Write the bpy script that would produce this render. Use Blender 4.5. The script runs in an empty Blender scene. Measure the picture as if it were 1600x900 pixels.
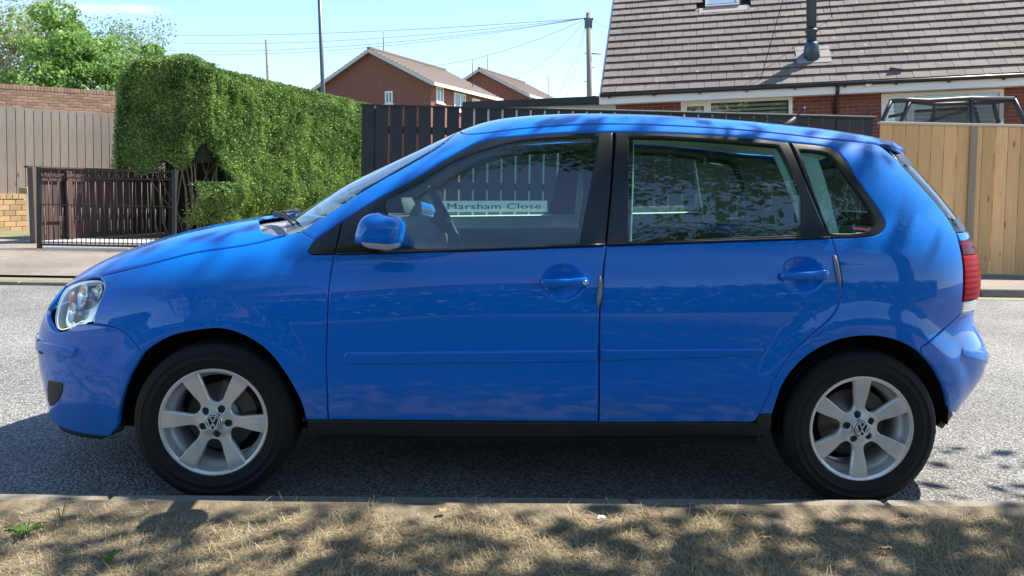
import bpy, math, random
import numpy as np
from mathutils import Vector, Matrix
from mathutils.geometry import delaunay_2d_cdt

random.seed(7); rng = np.random.default_rng(7)
C = bpy.context.scene.collection
R = math.radians
SC = bpy.context.scene

# ------------------------------------------------------------------ camera
F, Y0 = 1200.0, 345.0                      # focal length and principal row for a 1600 px wide picture
PITCH, YAW, ROLL = R(2.5), R(1.7), .01906
CAM = np.array([-.2122506, -2.86517647, 1.20149443])
FW = np.array([math.sin(YAW)*math.cos(PITCH), math.cos(YAW)*math.cos(PITCH), -math.sin(PITCH)])
_r = np.cross(FW, [0, 0, 1]); _r /= np.linalg.norm(_r); _u = np.cross(_r, FW)
RT = _r*math.cos(ROLL)+_u*math.sin(ROLL); UP = -_r*math.sin(ROLL)+_u*math.cos(ROLL)
cd = bpy.data.cameras.new('camera'); cam = bpy.data.objects.new('camera', cd); C.objects.link(cam)
cd.sensor_width = 36; cd.lens = F/1600*36; cd.shift_y = -(450-Y0)/1600; cd.clip_start = .05; cd.clip_end = 900
cam.matrix_world = Matrix([[RT[i], UP[i], -FW[i], CAM[i]] for i in range(3)]+[[0, 0, 0, 1]])
SC.camera = cam

# ------------------------------------------------------------------ sky and sun
SUN = np.array([.67, .27, 1.0]); SUN = SUN/np.linalg.norm(SUN)      # towards the sun
EL = math.asin(SUN[2]); AZ = math.atan2(SUN[0], SUN[1])
w = bpy.data.worlds.new('World'); SC.world = w; w.use_nodes = True
nt = w.node_tree; nt.nodes.clear()
out = nt.nodes.new('ShaderNodeOutputWorld'); bg = nt.nodes.new('ShaderNodeBackground'); sky = nt.nodes.new('ShaderNodeTexSky')
sky.sky_type = 'NISHITA'; sky.sun_disc = False; sky.sun_elevation = EL; sky.sun_rotation = AZ
sky.air_density = 1.0; sky.dust_density = .15; sky.ozone_density = 3.5
tc = nt.nodes.new('ShaderNodeTexCoord'); mp = nt.nodes.new('ShaderNodeMapping'); mp.inputs['Scale'].default_value = (1.5, 1.5, 9)
nz = nt.nodes.new('ShaderNodeTexNoise'); nz.inputs['Scale'].default_value = 2.2; nz.inputs['Detail'].default_value = 7
rp = nt.nodes.new('ShaderNodeValToRGB'); rp.color_ramp.elements[0].position = .66; rp.color_ramp.elements[1].position = .86
rp.color_ramp.elements[1].color = (.55, .55, .55, 1)
mx = nt.nodes.new('ShaderNodeMix'); mx.data_type = 'RGBA'; mx.inputs[7].default_value = (9.5, 10, 10.5, 1)
nt.links.new(tc.outputs['Generated'], mp.inputs[0]); nt.links.new(mp.outputs[0], nz.inputs[0]); nt.links.new(nz.outputs[0], rp.inputs[0])
nt.links.new(rp.outputs[0], mx.inputs[0]); nt.links.new(sky.outputs[0], mx.inputs[6]); nt.links.new(mx.outputs[2], bg.inputs[0])
nt.links.new(bg.outputs[0], out.inputs[0]); bg.inputs[1].default_value = .10
sd = bpy.data.lights.new('sun', 'SUN'); sun = bpy.data.objects.new('sun', sd); C.objects.link(sun)
sd.energy = 4.4; sd.angle = R(.53); sd.color = (1, .94, .84)
sun.rotation_euler = Vector(-SUN).to_track_quat('-Z', 'Y').to_euler(); sun.location = (0, 0, 20)
SC.view_settings.view_transform = 'Standard'; SC.view_settings.look = 'None'; SC.view_settings.gamma = 1
SC.view_settings.exposure = 1.5
SC.render.engine = 'CYCLES'; SC.cycles.max_bounces = 8; SC.cycles.transparent_max_bounces = 24
SC.cycles.diffuse_bounces = 3; SC.cycles.glossy_bounces = 4

# ------------------------------------------------------------------ helpers: rays
def ray(u, v): return FW+RT*((u-800)/F)+UP*((Y0-v)/F)
def P(u, v, Y):                            # point seen there on the upright plane y = Y
    d = ray(u, v); return CAM+d*((Y-CAM[1])/d[1])
def G(u, v, z=0):                          # point seen there on the level z
    d = ray(u, v); return CAM+d*((z-CAM[2])/d[2])
TL = -.046                                 # plumb lines lean this much against the sloping street
def plumb(p, h): return np.array([p[0]+TL*h, p[1], p[2]+h])

# ------------------------------------------------------------------ helpers: materials
MATS = {}
def mat(name, col, rough=.6, metal=0, spec=.5, coat=0, noise=None, bump=None, rnd=0, extra=None):
    """principled material; noise=(scale, amount, second colour), bump=(scale, strength), rnd = per-object value jitter"""
    m = bpy.data.materials.new(name); m.use_nodes = True; n = m.node_tree; b = n.nodes['Principled BSDF']
    b.inputs['Roughness'].default_value = rough; b.inputs['Metallic'].default_value = metal
    b.inputs['Specular IOR Level'].default_value = spec; b.inputs['Coat Weight'].default_value = coat
    b.inputs['Coat Roughness'].default_value = .02
    src = None
    b.inputs['Base Color'].default_value = (*col, 1)
    t = n.nodes.new('ShaderNodeTexCoord')
    if noise:
        z = n.nodes.new('ShaderNodeTexNoise'); z.inputs['Scale'].default_value = noise[0]; z.inputs['Detail'].default_value = 8
        z.inputs['Roughness'].default_value = .65
        if len(noise) > 3:
            q = n.nodes.new('ShaderNodeMapping'); q.inputs['Scale'].default_value = noise[3]
            n.links.new(t.outputs['Object'], q.inputs[0]); n.links.new(q.outputs[0], z.inputs[0])
        else: n.links.new(t.outputs['Object'], z.inputs[0])
        r = n.nodes.new('ShaderNodeMapRange'); r.inputs[1].default_value = .5-noise[1]; r.inputs[2].default_value = .5+noise[1]
        k = n.nodes.new('ShaderNodeMix'); k.data_type = 'RGBA'; k.inputs[6].default_value = (*col, 1); k.inputs[7].default_value = (*noise[2], 1)
        n.links.new(z.outputs[0], r.inputs[0]); n.links.new(r.outputs[0], k.inputs[0]); src = k.outputs[2]
    if rnd:
        oi = n.nodes.new('ShaderNodeObjectInfo'); ge = n.nodes.new('ShaderNodeNewGeometry')
        ad = n.nodes.new('ShaderNodeMath'); ad.operation = 'ADD'; n.links.new(oi.outputs['Random'], ad.inputs[0]); n.links.new(ge.outputs['Random Per Island'], ad.inputs[1])
        fr = n.nodes.new('ShaderNodeMath'); fr.operation = 'FRACT'; n.links.new(ad.outputs[0], fr.inputs[0])
        r = n.nodes.new('ShaderNodeMapRange'); r.inputs[3].default_value = 1-rnd; r.inputs[4].default_value = 1+rnd
        n.links.new(fr.outputs[0], r.inputs[0])
        h = n.nodes.new('ShaderNodeHueSaturation'); n.links.new(r.outputs[0], h.inputs['Value'])
        r2 = n.nodes.new('ShaderNodeMapRange'); r2.inputs[3].default_value = .5-rnd*.03; r2.inputs[4].default_value = .5+rnd*.03
        mu = n.nodes.new('ShaderNodeMath'); mu.operation = 'MULTIPLY'; mu.inputs[1].default_value = 7.3; n.links.new(fr.outputs[0], mu.inputs[0])
        f2 = n.nodes.new('ShaderNodeMath'); f2.operation = 'FRACT'; n.links.new(mu.outputs[0], f2.inputs[0]); n.links.new(f2.outputs[0], r2.inputs[0])
        n.links.new(r2.outputs[0], h.inputs['Hue'])
        if src: n.links.new(src, h.inputs['Color'])
        else: h.inputs['Color'].default_value = (*col, 1)
        src = h.outputs[0]
    if src: n.links.new(src, b.inputs['Base Color'])
    if bump:
        z = n.nodes.new('ShaderNodeTexNoise'); z.inputs['Scale'].default_value = bump[0]; z.inputs['Detail'].default_value = 6
        n.links.new(t.outputs['Object'], z.inputs[0])
        k = n.nodes.new('ShaderNodeBump'); k.inputs['Strength'].default_value = bump[1]; k.inputs['Distance'].default_value = .01
        n.links.new(z.outputs[0], k.inputs['Height']); n.links.new(k.outputs[0], b.inputs['Normal'])
    if extra: extra(n, b, t)
    MATS[name] = m; return m

def glass(name, tint, f0=.09, rough=0.0, gloss=(1, 1, 1)):
    """thin pane: transparent, with a Fresnel mirror on both faces"""
    m = bpy.data.materials.new(name); m.use_nodes = True; n = m.node_tree; n.nodes.clear()
    o = n.nodes.new('ShaderNodeOutputMaterial'); tr = n.nodes.new('ShaderNodeBsdfTransparent'); gl = n.nodes.new('ShaderNodeBsdfGlossy')
    tr.inputs[0].default_value = (*tint, 1); gl.inputs['Roughness'].default_value = rough; gl.inputs[0].default_value = (*gloss, 1)
    g = n.nodes.new('ShaderNodeNewGeometry'); d = n.nodes.new('ShaderNodeVectorMath'); d.operation = 'DOT_PRODUCT'
    n.links.new(g.outputs['Incoming'], d.inputs[0]); n.links.new(g.outputs['Normal'], d.inputs[1])
    def mth(op, a, b=None):
        k = n.nodes.new('ShaderNodeMath'); k.operation = op
        for i, x in enumerate((a, b)):
            if x is None: continue
            if isinstance(x, (int, float)): k.inputs[i].default_value = x
            else: n.links.new(x, k.inputs[i])
        return k.outputs[0]
    c = mth('ABSOLUTE', d.outputs['Value']); c = mth('SUBTRACT', 1, c); c = mth('POWER', c, 5); c = mth('MULTIPLY', c, 1-f0); c = mth('ADD', c, f0)
    s = n.nodes.new('ShaderNodeMixShader'); n.links.new(c, s.inputs[0]); n.links.new(tr.outputs[0], s.inputs[1]); n.links.new(gl.outputs[0], s.inputs[2])
    n.links.new(s.outputs[0], o.inputs[0]); MATS[name] = m; return m

def leafmat(name, col, col2, trans=.35, rnd=.35, rough=.55):
    m = bpy.data.materials.new(name); m.use_nodes = True; n = m.node_tree; b = n.nodes['Principled BSDF']
    b.inputs['Roughness'].default_value = rough; b.inputs['Specular IOR Level'].default_value = .35
    ge = n.nodes.new('ShaderNodeNewGeometry'); k = n.nodes.new('ShaderNodeMix'); k.data_type = 'RGBA'
    k.inputs[6].default_value = (*col, 1); k.inputs[7].default_value = (*col2, 1)
    t = n.nodes.new('ShaderNodeTexCoord'); z = n.nodes.new('ShaderNodeTexNoise'); z.inputs['Scale'].default_value = 1.3; z.inputs['Detail'].default_value = 4
    n.links.new(t.outputs['Object'], z.inputs[0])
    a = n.nodes.new('ShaderNodeMath'); a.operation = 'MULTIPLY_ADD'; a.inputs[1].default_value = .55; n.links.new(ge.outputs['Random Per Island'], a.inputs[0])
    q = n.nodes.new('ShaderNodeMapRange'); q.inputs[1].default_value = .35; q.inputs[2].default_value = .65; q.inputs[4].default_value = .45
    n.links.new(z.outputs[0], q.inputs[0]); n.links.new(q.outputs[0], a.inputs[2])
    n.links.new(a.outputs[0], k.inputs[0]); n.links.new(k.outputs[2], b.inputs['Base Color'])
    tr = n.nodes.new('ShaderNodeBsdfTranslucent'); n.links.new(k.outputs[2], tr.inputs[0])
    ms = n.nodes.new('ShaderNodeMixShader'); ms.inputs[0].default_value = trans
    o = n.nodes['Material Output']; n.links.new(b.outputs[0], ms.inputs[1]); n.links.new(tr.outputs[0], ms.inputs[2]); n.links.new(ms.outputs[0], o.inputs[0])
    MATS[name] = m; return m

# ------------------------------------------------------------------ helpers: objects
def link(name, me, m=None, parent=None):
    o = bpy.data.objects.new(name, me); C.objects.link(o)
    if m is not None and me is not None and not me.materials: me.materials.append(m)
    if parent is not None: o.parent = parent
    return o
def tag(o, label, cat, group=None):
    o['label'] = label; o['category'] = cat
    if group: o['group'] = group
    return o
def thing(name, label, cat, loc=(0, 0, 0), rotz=0, group=None):
    o = bpy.data.objects.new(name, None); C.objects.link(o); o.location = loc; o.rotation_euler = (0, 0, rotz); o.empty_display_size = .1
    return tag(o, label, cat, group)
def structure(o): o['kind'] = 'structure'; return o
def stuff(o): o['kind'] = 'stuff'; return o

class MB:
    """collects simple solids into one mesh"""
    def __init__(s): s.v = []; s.f = []; s.sm = []
    def add(s, vs, fs, smooth=False):
        b = len(s.v); s.v += [tuple(map(float, p)) for p in vs]; s.f += [tuple(b+i for i in f) for f in fs]; s.sm += [smooth]*len(fs); return s
    def box(s, x0, x1, y0, y1, z0, z1, M=None, bev=0):
        if bev:
            b = bev; vs = []
            ring = lambda z, i: [(x0+i+c, y0+i), (x1-i-c, y0+i), (x1-i, y0+i+c), (x1-i, y1-i-c), (x1-i-c, y1-i), (x0+i+c, y1-i), (x0+i, y1-i-c), (x0+i, y0+i+c)]
            c = b; L = [(z0, b*.7), (z0+b, 0), (z1-b, 0), (z1, b*.7)]
            for z, i in L: vs += [(*p, z) for p in ring(z, i)]
            fs = [tuple(range(7, -1, -1)), tuple(range(24, 32))]
            for k in range(3):
                for i in range(8): j = (i+1) % 8; fs.append((k*8+i, k*8+j, k*8+8+j, k*8+8+i))
        else:
            vs = [(x0, y0, z0), (x1, y0, z0), (x1, y1, z0), (x0, y1, z0), (x0, y0, z1), (x1, y0, z1), (x1, y1, z1), (x0, y1, z1)]
            fs = [(3, 2, 1, 0), (4, 5, 6, 7), (0, 1, 5, 4), (1, 2, 6, 5), (2, 3, 7, 6), (3, 0, 4, 7)]
        if M is not None: vs = [tuple(M @ Vector(p)) for p in vs]
        return s.add(vs, fs)
    def beam(s, a, b, w, h, up=(0, 0, 1)):
        """rectangular bar from a to b"""
        a, b = Vector(a), Vector(b); d = (b-a).normalized(); u = Vector(up); sd = d.cross(u)
        if sd.length < 1e-4: sd = d.cross(Vector((0, 1, 0)))
        sd.normalize(); u = sd.cross(d); vs = []
        for p in (a, b):
            for i, j in ((-1, -1), (1, -1), (1, 1), (-1, 1)): vs.append(p+sd*(i*w/2)+u*(j*h/2))
        return s.add(vs, [(3, 2, 1, 0), (4, 5, 6, 7), (0, 1, 5, 4), (1, 2, 6, 5), (2, 3, 7, 6), (3, 0, 4, 7)])
    def tube(s, pts, r, n=8, smooth=True, cap=True):
        pts = [Vector(p) for p in pts]; rs = r if hasattr(r, '__len__') else [r]*len(pts); vs = []; fs = []; prev = None
        for i, p in enumerate(pts):
            d = (pts[min(i+1, len(pts)-1)]-pts[max(i-1, 0)]).normalized()
            a = prev if prev is not None else (Vector((0, 0, 1)) if abs(d.z) < .9 else Vector((1, 0, 0)))
            e = (a-d*a.dot(d)).normalized(); prev = e; g = d.cross(e)
            for k in range(n): t = 2*math.pi*k/n; vs.append(p+(e*math.cos(t)+g*math.sin(t))*rs[i])
        for i in range(len(pts)-1):
            for k in range(n): q = (k+1) % n; fs.append((i*n+k, i*n+q, (i+1)*n+q, (i+1)*n+k))
        s.add(vs, fs, smooth)
        if cap:
            b = len(s.v)-len(vs); s.f += [tuple(b+k for k in range(n-1, -1, -1)), tuple(b+(len(pts)-1)*n+k for k in range(n))]; s.sm += [False]*2
        return s
    def lathe(s, prof, n=48, axis='y', smooth=True, org=(0, 0, 0), close=False):
        """prof: (radius, along)"""
        vs = []; fs = []; m = len(prof)
        for k in range(n):
            t = 2*math.pi*k/n; c, q = math.cos(t), math.sin(t)
            for r, a in prof: vs.append((org[0]+r*c, org[1]+a, org[2]+r*q) if axis == 'y' else (org[0]+r*c, org[1]+r*q, org[2]+a))
        for k in range(n):
            q = (k+1) % n
            for i in range(m-1): fs.append((k*m+i, q*m+i, q*m+i+1, k*m+i+1))
            if close: fs.append((k*m+m-1, q*m+m-1, q*m, k*m))
        return s.add(vs, fs, smooth)
    def prism(s, poly, a, b, plane='xz'):
        """extrude a polygon; plane xz -> along y from a to b; xy -> along z"""
        n = len(poly); f3 = (lambda p, t: (p[0], t, p[1])) if plane == 'xz' else ((lambda p, t: (p[0], p[1], t)) if plane == 'xy' else (lambda p, t: (t, p[0], p[1])))
        vs = [f3(p, a) for p in poly]+[f3(p, b) for p in poly]
        fs = [tuple(range(n)), tuple(range(2*n-1, n-1, -1))]+[(i, (i+1) % n, n+(i+1) % n, n+i)[::-1] for i in range(n)]
        return s.add(vs, fs)
    def mesh(s, name):
        me = bpy.data.meshes.new(name); me.from_pydata(s.v, [], s.f); me.polygons.foreach_set('use_smooth', s.sm)
        me.update(); return me
    def build(s, name, m, parent=None): return link(name, s.mesh(name), m, parent)
def fixn(o):
    import bmesh
    b = bmesh.new(); b.from_mesh(o.data); bmesh.ops.recalc_face_normals(b, faces=b.faces); b.to_mesh(o.data); b.free(); return o
def smooth_edges(o, ang=35, bev=0, seg=2):
    if bev:
        md = o.modifiers.new('bevel', 'BEVEL'); md.width = bev; md.segments = seg; md.limit_method = 'ANGLE'; md.angle_limit = R(30)
    return o
def rawmesh(name, V, Fq, m, parent=None, smooth=False):
    """big mesh from numpy; Fq is (n,4) or (n,3)"""
    me = bpy.data.meshes.new(name); V = np.asarray(V, np.float32); Fq = np.asarray(Fq, np.int32); k = Fq.shape[1]
    me.vertices.add(len(V)); me.vertices.foreach_set('co', V.ravel()); me.loops.add(Fq.size); me.loops.foreach_set('vertex_index', Fq.ravel())
    me.polygons.add(len(Fq)); me.polygons.foreach_set('loop_start', np.arange(0, Fq.size, k, dtype=np.int32)); me.polygons.foreach_set('loop_total', np.full(len(Fq), k, np.int32))
    me.polygons.foreach_set('use_smooth', np.full(len(Fq), smooth)); me.update(); me.validate()
    return link(name, me, m, parent)
def sheet(name, pts, m, parent=None):
    me = bpy.data.meshes.new(name); me.from_pydata([tuple(map(float, p)) for p in pts], [], [tuple(range(len(pts)))]); me.update(); return link(name, me, m, parent)

# ------------------------------------------------------------------ the colours of things
def dusty(n, b, t):
    sx = n.nodes.new('ShaderNodeSeparateXYZ'); n.links.new(t.outputs['Object'], sx.inputs[0]); r = n.nodes.new('ShaderNodeMapRange'); r.interpolation_type = 'SMOOTHSTEP'
    r.inputs[1].default_value = .62; r.inputs[2].default_value = .24; r.inputs[3].default_value = 0; r.inputs[4].default_value = 1; n.links.new(sx.outputs[2], r.inputs[0])
    z = n.nodes.new('ShaderNodeTexNoise'); z.inputs['Scale'].default_value = 5; z.inputs['Detail'].default_value = 9; z.inputs['Roughness'].default_value = .7; n.links.new(t.outputs['Object'], z.inputs[0])
    q = n.nodes.new('ShaderNodeMapRange'); q.inputs[1].default_value = .38; q.inputs[2].default_value = .72; n.links.new(z.outputs[0], q.inputs[0])
    m = n.nodes.new('ShaderNodeMath'); m.operation = 'MULTIPLY'; n.links.new(r.outputs[0], m.inputs[0]); n.links.new(q.outputs[0], m.inputs[1])
    a = n.nodes.new('ShaderNodeMath'); a.operation = 'MULTIPLY_ADD'; a.inputs[1].default_value = .20; a.inputs[2].default_value = .004; n.links.new(m.outputs[0], a.inputs[0])
    k = n.nodes.new('ShaderNodeMix'); k.data_type = 'RGBA'; k.inputs[6].default_value = b.inputs['Base Color'].default_value; k.inputs[7].default_value = (.22, .20, .17, 1); n.links.new(a.outputs[0], k.inputs[0]); n.links.new(k.outputs[2], b.inputs['Base Color'])
    c = n.nodes.new('ShaderNodeMapRange'); c.inputs[3].default_value = .015; c.inputs[4].default_value = .22; n.links.new(m.outputs[0], c.inputs[0]); n.links.new(c.outputs[0], b.inputs['Coat Roughness'])
    w2 = n.nodes.new('ShaderNodeTexNoise'); w2.inputs['Scale'].default_value = 1.6; w2.inputs['Detail'].default_value = 1; n.links.new(t.outputs['Object'], w2.inputs[0])
    bp = n.nodes.new('ShaderNodeBump'); bp.inputs['Strength'].default_value = .05; bp.inputs['Distance'].default_value = .01; n.links.new(w2.outputs[0], bp.inputs['Height']); n.links.new(bp.outputs[0], b.inputs['Coat Normal'])
BLUE = mat('blue_paint', (0, .158, .62), rough=.5, coat=.9, spec=.05, extra=dusty)
BLACKTRIM = mat('black_trim', (.012, .013, .016), rough=.32, spec=.5)
BLACKPLASTIC = mat('black_plastic', (.018, .019, .022), rough=.6, bump=(300, .15))
DARK = mat('dark_cavity', (.006, .006, .007), rough=.9)
def tyre_x(n, b, t):
    pass
RUBBER = mat('tyre_rubber', (.008, .008, .009), rough=.75, spec=.3, noise=(9, .3, (.018, .0175, .017)), bump=(120, .25))
ALLOY = mat('alloy_silver', (.88, .88, .88), rough=.26, metal=.5, spec=.5, noise=(6, .35, (.62, .60, .57)))
CHROME = mat('chrome', (.70, .70, .69), rough=.14, metal=1)
DISC = mat('brake_disc', (.22, .19, .16), rough=.4, metal=.8)
GLASS = glass('window_glass', (.60, .80, .77), f0=.10)
SCREEN = glass('windscreen_glass', (.62, .80, .76), f0=.30)
LENS = glass('headlight_lens', (.95, .95, .94), f0=.06)
def ribs(sc):
    def f(n, b, t):
        wv = n.nodes.new('ShaderNodeTexWave'); wv.bands_direction = 'Z'; wv.inputs['Scale'].default_value = sc
        k = n.nodes.new('ShaderNodeBump'); k.inputs['Strength'].default_value = .35; k.inputs['Distance'].default_value = .002
        n.links.new(t.outputs['Object'], wv.inputs[0]); n.links.new(wv.outputs[0], k.inputs['Height']); n.links.new(k.outputs[0], b.inputs['Normal'])
    return f
REDLENS = mat('red_lens', (.29, .003, .012), rough=.4, spec=.05, extra=ribs(14))
DARKRED = mat('red_lens_dark_reflection', (.09, .002, .01), rough=.3, spec=.1)  # same red lens, darkened to paint in the reflection across its top
WHITELENS = mat('white_lens', (.75, .75, .74), rough=.15, coat=1, extra=ribs(30))
ORANGE = mat('orange_bulb', (.8, .22, .08), rough=.3)
REFLECTOR = mat('reflector', (.74, .73, .69), rough=.22, metal=.85)
TRIMGREY = mat('interior_grey', (.11, .13, .13), rough=.7, bump=(200, .2))
TRIMPALE = mat('interior_pale', (.68, .72, .62), rough=.7)
SEATF = mat('seat_fabric', (.09, .10, .12), rough=.9, noise=(60, .2, (.20, .22, .24)))
GUARD = mat('grey_rubber', (.27, .27, .27), rough=.6)
GREYPL = mat('grey_plastic', (.36, .36, .37), rough=.6, noise=(25, .3, (.22, .22, .23)))
WHITEP = mat('white_paint', (.78, .78, .76), rough=.45)

# ================================================================== THE CAR: body shell as one smooth function
def itp(xs, ys):
    xs = np.array(xs, float); ys = np.array(ys, float); fx = np.linspace(xs[0], xs[-1], 600); fy = np.interp(fx, xs, ys)
    k = 31; pad = np.concatenate([2*fy[0]-fy[k:0:-1], fy, 2*fy[-1]-fy[-2:-k-2:-1]]); ker = np.hanning(2*k+1)[1:-1]; ker /= ker.sum()
    m = (len(ker)-1)//2; sm = np.convolve(pad, ker, 'valid'); off = k-m; sm = sm[off:off+600]
    return lambda q: np.interp(q, fx, sm)
ZT = itp([-2.15, -2.02, -1.95, -1.85, -1.7, -1.53, -1.38, -1.25, -1.0, -.7, 0, .6, 1.2, 2.1], [.70, .785, .823, .87, .935, .989, 1.025, 1.047, 1.083, 1.105, 1.14, 1.18, 1.22, 1.25])
XF = itp([0, .18, .25, .36, .46, .55, .62, .70, .80, .92, 1.05, 1.3], [-2.02, -2.11, -2.115, -2.125, -2.14, -2.14, -2.125, -2.09, -2.04, -1.98, -1.91, -1.8])
XR = itp([0, .2, .35, .47, .56, .62, .69, .83, .95, 1.04, 1.17, 1.29, 1.41, 1.46, 1.5, 1.62], [1.68, 1.75, 1.855, 1.945, 1.965, 1.92, 1.87, 1.91, 1.90, 1.87, 1.815, 1.705, 1.605, 1.595, 1.595, 1.59])
XG = itp([.8, 1.0, 1.2, 1.33, 1.44, 1.50, 1.545, 1.62], [-1.46, -1.165, -.865, -.61, -.39, -.245, -.06, .3])
ZR = itp([-.8, -.45, -.3, -.03, .2, .45, .85, 1.18, 1.4, 1.62, 1.75, 2.1], [1.44, 1.488, 1.503, 1.520, 1.527, 1.528, 1.511, 1.484, 1.462, 1.440, 1.425, 1.38])
def sup(t, n): t = np.clip(t, 0, 1); return np.power(np.maximum(1-np.power(t, n), 0), 1/n)
WC = [(-1.2325, .30), (1.2325, .30)]
def sstep(t): t = np.clip(t, 0, 1); return t*t*(3-2*t)
HANDLES = [(.075, .862), (.978, .885)]       # set again below from the photograph
def Ylow(x, z):
    zt = ZT(x); W = .823-.07*np.square(np.clip((.5-z)/.3, 0, 2))-.012*np.square(np.clip(np.abs(x)-.2, 0, 2))
    tU = (z-.5)/(zt-.5); nU = 3.9+.5*sstep((x+1.0)/.8)
    tF = (-1.12-x)/(-1.12-XF(z)); tR = (x-1.15)/(XR(z)-1.15)
    y = W*sup(tU, nU)*sup(tF, 3.05)*sup(tR, 3.3)
    for (cx, cz), r1, a in ((WC[0], .47, .009), (WC[1], .51, .013)):
        r = np.hypot(x-cx, z-cz); y = y+a*sstep((r1-r)/.10)*(y > 0)
    return np.where((tU > 1) | (tF > 1) | (tR > 1), -.5, y)
def Ygh(x, z):
    zr = ZR(x); W = .790-.28*(z-.93)-.10*np.square(np.clip((.985-z)/.125, 0, 1)); tU = (z-.85)/(zr-.85); xf0 = XG(z)+.52
    tF = (xf0-x)/.52; tR = (x-1.0)/(XR(z)-1.0)
    y = W*sup(tU, 6.5)*sup(tF, 2.5)*sup(tR, 3.0)
    return np.where((tU > 1) | (tF > 1) | (tR > 1) | (z < .86), -.5, y)
def Ybody(x, z):
    a, b = Ylow(x, z), Ygh(x, z); k = .035; m = np.maximum(a, b); h = np.maximum(k-np.abs(a-b), 0)/k
    return np.where((a > 0) & (b > 0), m+h*h*k/4, m)
def dent(x, z):
    d = 0
    for hx, hz in HANDLES: d = d+.034*np.clip(1-((x-hx)/.084)**2-((z-hz)/.069)**2, 0, 1)**1.25
    return d
CY = .80
def hit(pix, S=None):
    S = S or Ybody; outp = []
    for u, v in pix:
        d = ray(u, v); t = np.arange(2.2, 5.0, .003); X = CAM[0]+d[0]*t; Yl_ = CAM[1]+d[1]*t-CY; Z = CAM[2]+d[2]*t
        g = S(X, Z)-np.abs(Yl_); i = np.argmax(g > 0)
        if g.max() <= 0: i = np.argmax(g+(S(X, Z) < 0)*(-5)); outp.append((X[i], Yl_[i], Z[i])); continue
        a, b = t[max(i-1, 0)], t[i]
        for _ in range(25):
            c = (a+b)/2; p = CAM+d*c
            if S(p[0], p[2])-abs(p[1]-CY) > 0: b = c
            else: a = c
        p = CAM+d*b; outp.append((p[0], p[1]-CY, p[2]))
    return np.array(outp)
# three ways to lay a flat outline on the shell: from the side (x, z), from above (x, y'), round the nose and the tail (angle, z)
def side(S=None, dn=False):
    S = S or Ybody
    def f(ab): y = S(ab[:, 0], ab[:, 1]); y = np.maximum(y, 0); y = y-(dent(ab[:, 0], ab[:, 1]) if dn else 0); return np.stack([ab[:, 0], -y, ab[:, 1]], 1)
    f.inv = lambda p: p[:, [0, 2]]; f.S = S; return f
def top(S=None):
    S = S or Ybody
    def f(ab):
        x = ab[:, 0]; y = np.maximum(np.abs(ab[:, 1]), 2e-4); lo = np.full(len(x), 0.); hi = np.full(len(x), 1.7); z = np.full(len(x), np.nan)
        for k in range(170):
            q = 1.7-k*.007; ok = np.isnan(z) & (S(x, np.full(len(x), q)) >= y); z[ok] = q
        z = np.where(np.isnan(z), .55, z); lo = z.copy(); hi = z+.007
        for _ in range(26): c = (lo+hi)/2; k = S(x, c) >= y; lo = np.where(k, c, lo); hi = np.where(k, hi, c)
        return np.stack([x, -ab[:, 1], lo], 1)
    f.inv = lambda p: np.stack([p[:, 0], -p[:, 1]], 1); f.S = S; return f
def cyl(sgn, xa, S=None):
    S = S or Ybody
    def f(ab):
        a = ab[:, 0]; z = ab[:, 1]; lo = np.full(len(a), .02); hi = np.full(len(a), 1.6); c_, s_ = np.cos(a)*sgn, np.abs(np.sin(a))
        for _ in range(34):
            c = (lo+hi)/2; k = S(xa+c_*c, z) >= np.maximum(s_*c, 1e-5); lo = np.where(k, c, lo); hi = np.where(k, hi, c)
        return np.stack([xa+c_*lo, -np.sin(a)*lo, z], 1)
    f.inv = lambda p: np.stack([np.arctan2(-p[:, 1], (p[:, 0]-xa)*sgn), p[:, 2]], 1); f.S = S; return f
def flat():
    f = lambda ab: np.stack([ab[:, 0], np.zeros(len(ab)), ab[:, 1]], 1)
    f.inv = lambda p: p[:, [0, 2]]; f.S = None; return f

def catmull(p, step):
    p = np.array(p, float)
    if len(p) == 2:
        n = max(1, int(np.linalg.norm(p[1]-p[0])/step)); return [p[0]+(p[1]-p[0])*i/n for i in range(n)]
    q = np.vstack([2*p[0]-p[1], p, 2*p[-1]-p[-2]]); res = []
    for i in range(1, len(q)-2):
        n = max(1, int(np.linalg.norm(q[i+1]-q[i])/step))
        for k in range(n):
            t = k/n; a, b, c, d = q[i-1], q[i], q[i+1], q[i+2]
            res.append(.5*((2*b)+(c-a)*t+(2*a-5*b+4*c-d)*t*t+(3*b-a-3*c+d)*t**3))
    return res
def outline(curves, proj, step=.012):
    """curves: lists of ('p'ixel) points (u>3 or v>3 -> pixels) or shell coordinates; each list smooth, corners where lists meet"""
    res = []
    conv = []
    for c in curves:
        pts = []
        for q in c:
            if isinstance(q, dict): pts.append(np.array(q['at'], float))
            else: pts.append(proj.inv(hit([q], proj.S))[0])
        conv.append(pts)
    for i, pts in enumerate(conv):
        nxt = conv[(i+1) % len(conv)][0]
        if np.linalg.norm(pts[-1]-nxt) > 1e-6 and len(pts) >= 1:
            res += catmull(pts, step) if len(pts) > 1 else []
            res += catmull([pts[-1], nxt], step)
        else: res += catmull(pts, step)
    res = np.array(res); keep = [0]
    for i in range(1, len(res)):
        if np.linalg.norm(res[i]-res[keep[-1]]) > step*.3: keep.append(i)
    res = res[keep]
    if np.linalg.norm(res[0]-res[-1]) < step*.3: res = res[:-1]
    a = .5*np.sum(res[:, 0]*np.roll(res[:, 1], -1)-np.roll(res[:, 0], -1)*res[:, 1])
    return res if a > 0 else res[::-1]
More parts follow.
